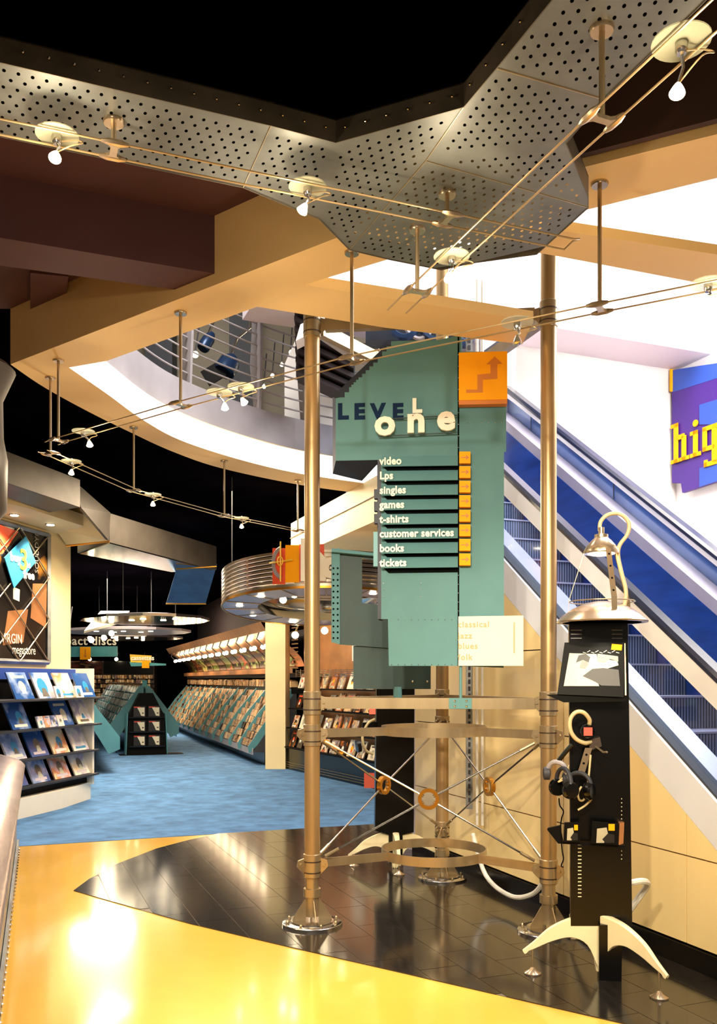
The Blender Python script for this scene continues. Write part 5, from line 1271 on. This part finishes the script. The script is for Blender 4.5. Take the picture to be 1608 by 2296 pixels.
# far shelving
fs = thing('end_shelving', 'dark wall shelving of videos under black posters at the end of the shop', 'shelving', (-8.3, 30.6, .004))
MB().slab([(-10.6, 30.55), (-7.0, 30.55), (-7.0, 30.95), (-10.6, 30.95)], .005, 2.2).build('carcass', 'dark_wood', fs)
for i in range(9): MB().box((-8.8, 30.5, .35+i*.155), (3.6, .14, .018)).build('shelf', 'black', fs)
mb = MB()
for i in range(9):
    for k in range(44):
        if random.random() < .12: continue
        mb.box((-10.55+k*.081, 30.48, .362+i*.155+.06), (.066, .1, .12))
s_ = mb.build('videos', 'cd_stuff'); tag(s_, 'rows of video boxes on the dark shelving at the end of the shop', 'videos', None, 'stuff')
for i in range(2):
    o = MB().box((-9.6+1.75*i, 30.45, 1.99), (1.68, .03, .42)).build('wide_poster', 'back_poster'); tag(o, ['black wide poster over the end shelving, further from the racks', 'black wide poster over the end shelving, nearer the racks'][i], 'poster', 'posters over the end shelving')
for i in range(4):
    t = thing('picture_light', ['first', 'second', 'third', 'fourth'][i]+' small warm bulb from the left above the black posters', 'lamp', (-10.0+.9*i, 30.2, 2.26), 'bulbs above the black posters')
    MB().ball((-10.0+.9*i, 30.2, 2.26), .06, 10).build('bulb', 'bulb_glow', t, True); MB().rod((-10.0+.9*i, 30.2, 2.3), (-10.0+.9*i, 30.5, 2.5), .012, 6).build('arm', 'slate', t)
# ------------------------------------------------------------------ gondolas
def gondola(gx, gy, lbl, length, end_unit, cdname):
    G0 = Vector((gx, gy, 0)); d = Vector((-.338, .941, 0)).normalized(); r = Vector((d.y, -d.x, 0))
    g_ = lambda a, o, z: G0+d*a+r*o+Vector((0, 0, z))
    t = thing('disc_gondola', lbl, 'display stand', (gx, gy, .004))
    hw, ze, zr = .66, .39, 1.46
    for sg_ in (-1, 1):
        MB().prism([g_(.02, sg_*.03, zr-.10), g_(.02, sg_*hw*.95, ze+.02), g_(length, sg_*hw*.95, ze+.02), g_(length, sg_*.03, zr-.10)], (0, 0, .02)).build('sloping_bed', 'teal', t)
        MB().prism([g_(0, sg_*.02, zr), g_(0, sg_*.10, zr-.03), g_(0, sg_*(hw+.06), ze+.22), g_(0, sg_*(hw+.06), ze+.02), g_(0, sg_*(hw-.12), ze-.06), g_(0, sg_*.16, zr-.48), g_(0, sg_*.02, zr-.30)], d*.03).build('end_wing', 'rack_green', t)
        MB().prism([g_(.03, sg_*(hw+.02), ze-.05), g_(length, sg_*(hw+.02), ze-.05), g_(length, sg_*(hw+.02), ze+.08), g_(.03, sg_*(hw+.02), ze+.08)], -r*sg_*.015).build('front_lip', 'clear_plastic', t)
        k = .9
        while k < length:
            MB().prism([g_(k, sg_*.06, zr-.05), g_(k, sg_*(hw+.02), ze+.12), g_(k, sg_*(hw+.02), ze+.02), g_(k, sg_*.06, zr-.14)], d*.025).build('divider', 'rack_green', t); k += .92
    MB().prism([g_(.05, -.34, .005), g_(length, -.34, .005), g_(length, .34, .005), g_(.05, .34, .005)], (0, 0, .38)).build('base', 'gloss_black', t)
    MB().obox(g_(length/2, 0, zr+.0), d*length/2, r*.05, (0, 0, .03)).build('ridge_cap', 'bright_steel', t)
    MB().obox(g_(0, 0, zr+.02), d*.04, r*.045, (0, 0, .07)).build('ridge_end', 'teal', t)
    mb = MB(); nr = 6
    for sg_ in (-1, 1):
        for i in range(nr):
            f = (i+.35)/nr; o = hw*.95*(1-f)+.03*f; z = ze+.02+(zr-.12-ze)*f; a = .12
            while a < length-.1:
                if random.random() > .12: mb.obox(g_(a, sg_*(o+.02), z+.085), d*.065, r*.012, Vector((0, 0, .066))-r*sg_*.03)
                a += .152
    s = mb.build('gondola_discs', 'cd_blue', t); s['kind'] = 'stuff'
    if end_unit:
        eu = MB().prism([g_(-.36, -.40, .005), g_(-.36, .40, .005), g_(-.36, .36, .82), g_(-.36, .13, 1.28), g_(-.36, -.13, 1.28), g_(-.36, -.36, .82)], d*.34).build('end_unit', 'black', t)
        for sg_ in (-1, 1): MB().prism([g_(-.40, sg_*.41, .01), g_(-.40, sg_*.375, .86), g_(-.02, sg_*.375, .86), g_(-.02, sg_*.41, .01)], r*sg_*.02).build('cheek', 'rack_green', t)
        for i in range(3): MB().obox(g_(-.40, 0, .18+.30*i), d*.05, r*.36, (0, 0, .012)).build('ledge', 'gloss_black', t)
        MB().slab([xy(g_(-.46, -.55, 0)), xy(g_(-.46, .75, 0)), xy(g_(-.1, .75, 0)), xy(g_(-.1, -.55, 0))], .005, .014).build('floor_plate', 'black', t)
        lv = ['lowest', 'middle', 'top']
        for i in range(3):
            for j in (-1, 1):
                c = g_(-.42, j*.15, .195+.30*i); yw = math.atan2(r.y, r.x)
                b = MB(); b.obox(c+Vector((0, 0, .11)), r*.12, d*.01, Vector((0, 0, .11)))
                o = thing('boxed_set', 'dark boxed set with cream print, %s ledge, %s' % (lv[i], 'left of the pair' if j < 0 else 'right of the pair'), 'box', c, 'boxed sets on the gondola end')
                b.build('box', 'poster_ink', o)
                MB().prism([c-d*.0115+r*a+Vector((0, 0, z)) for a, z in ((-.05, .19), (.10, .19), (.10, .01), (.03, .02), (.0, .10))], -d*.001).build('cream_print', 'cream_plate', o)
                MB().prism([c-d*.0115+r*a+Vector((0, 0, z)) for a, z in ((-.11, .205), (.02, .205), (.02, .19), (-.11, .185))], -d*.001).build('red_band', 'red', o)
                MB().prism([c-d*.0125+r*a+Vector((0, 0, z)) for a, z in ((.05, .085), (.085, .085), (.085, .065), (.05, .06))], -d*.001).build('dark_mark', 'poster_ink', o)
    return t
gondola(-4.52, 18.85, 'green tent shaped gondola of compact discs with a black end display', 9.5, True, 'a')
gondola(-4.62, 14.5, 'green tent shaped gondola showing only its end wing behind the cream pier', 6.0, False, 'b')
# ------------------------------------------------------------------ magazine wall
M0 = Vector((.23, 12.65, 0)); Md = Vector((-.456, .89, 0)).normalized(); Mn = Vector((-.89, -.456, 0)).normalized()
def MQ(a, o, z): return M0+Md*a+Mn*o+Vector((0, 0, z))
mw = thing('magazine_unit', 'black wall unit of tilted magazines and song books behind the left post', 'wall unit', MQ(1.4, -.2, .004))
MB().prism([MQ(-1.4, -.35, .005), MQ(3.3, -.35, .005), MQ(3.3, -.40, .005), MQ(-1.4, -.40, .005)], (0, 0, 2.7)).build('back_panel', 'copper', mw)
MB().prism([MQ(-1.4, 0, .005), MQ(3.3, 0, .005), MQ(3.3, -.34, .005), MQ(-1.4, -.34, .005)], (0, 0, .36)).build('base', 'gloss_black', mw)
for z in (.05, .09, .13): MB().rod(MQ(-1.4, .01, z), MQ(3.3, .01, z), .004, 5).build('base_wire', 'steel', mw)
for z, o in ((.40, .05), (.73, .0), (1.065, -.05), (1.41, -.10)): MB().prism([MQ(-1.4, o, z-.02), MQ(3.3, o, z-.02), MQ(3.3, -.34, z-.02), MQ(-1.4, -.34, z-.02)], (0, 0, .02)).build('shelf', 'black', mw)
for i in range(4): MB().rod(MQ(-1.4, -.2, 1.62+i*.03), MQ(3.3, -.2, 1.62+i*.03), .006, 5).build('header_wire', 'bright_steel', mw)
for i in range(24): MB().rod(MQ(-1.3+i*.2, -.2, 1.60), MQ(-1.3+i*.2, -.2, 1.74), .005, 5).build('header_wire', 'bright_steel', mw)
for i in range(12): MB().rod(MQ(3.0, -.1, 1.76+i*.07), MQ(3.25, -.1, 1.76+i*.07), .012, 5).build('side_louvre', 'steel', mw)
MB().prism([MQ(.95, -.33, 1.85), MQ(1.35, -.33, 1.85), MQ(1.35, -.33, 2.2), MQ(.95, -.33, 2.2)], Mn*.01).build('paper_notice', 'page_white', mw)
ym = math.atan2(-Md.y, -Md.x)
od = ['first', 'second', 'third', 'fourth', 'fifth', 'sixth', 'seventh', 'eighth', 'ninth', 'tenth', 'eleventh', 'twelfth']
for L, (z, o) in enumerate(((.40, .05), (.73, .0), (1.065, -.05), (1.41, -.10))):
    for k in range(12):
        a = 3.05-k*.32+random.uniform(-.03, .03); h = random.choice((.26, .29, .22)); b = book(random.choice((.2, .23)), h, 'cover_warm', 'magazine')
        b.location = MQ(a, o-.07, z+.001); b.rotation_euler = (-.32, 0, ym)
        tag(b, 'magazine on the %s shelf of the wall unit, %s from the cream column' % (['lowest', 'third', 'second', 'top'][L], od[k]), 'magazine', 'magazines on the wall unit')
o = MB().obox(P(828, 1750, 12.2), (.07, 0, 0), (0, .012, 0), (0, .02, .1)).build('orange_record', 'red_orange'); tag(o, 'orange record sleeve low beside the rear listening post', 'record sleeve')
for i, (x, y) in enumerate(((662, 1424), (728, 1414))):
    c = P(x, y, 12.6); t = thing('picture_lamp', ['starry bright lamp beside the left post above the magazines', 'starry bright lamp just right of the left post above the magazines'][i], 'lamp', c)
    MB().ball(c, .05, 12).build('bulb', 'bulb_glow', t, True); MB().tube([c+Vector((0, 0, .04)), c+Vector((.05, .2, .2)), c+Vector((.05, .5, .2))], .012, 6).build('arm', 'steel', t, True)
    spot('picture_lamp_light', c+Vector((0, .02, 0)), c+Vector((.3, 1.2, -1.2)), 45, 130, (1, .76, .48))

# ------------------------------------------------------------------ lettering becomes mesh
dg = bpy.context.evaluated_depsgraph_get()
for o in [o for o in SC.objects if o.type == 'FONT']:
    me = bpy.data.meshes.new_from_object(o.evaluated_get(dg)); nm = o.name
    n_ = bpy.data.objects.new('lettering', me); COL.objects.link(n_); n_.parent = o.parent
    n_.location = o.location.copy(); n_.rotation_euler = o.rotation_euler.copy(); n_.scale = o.scale.copy()
    bpy.data.objects.remove(o); n_.name = nm
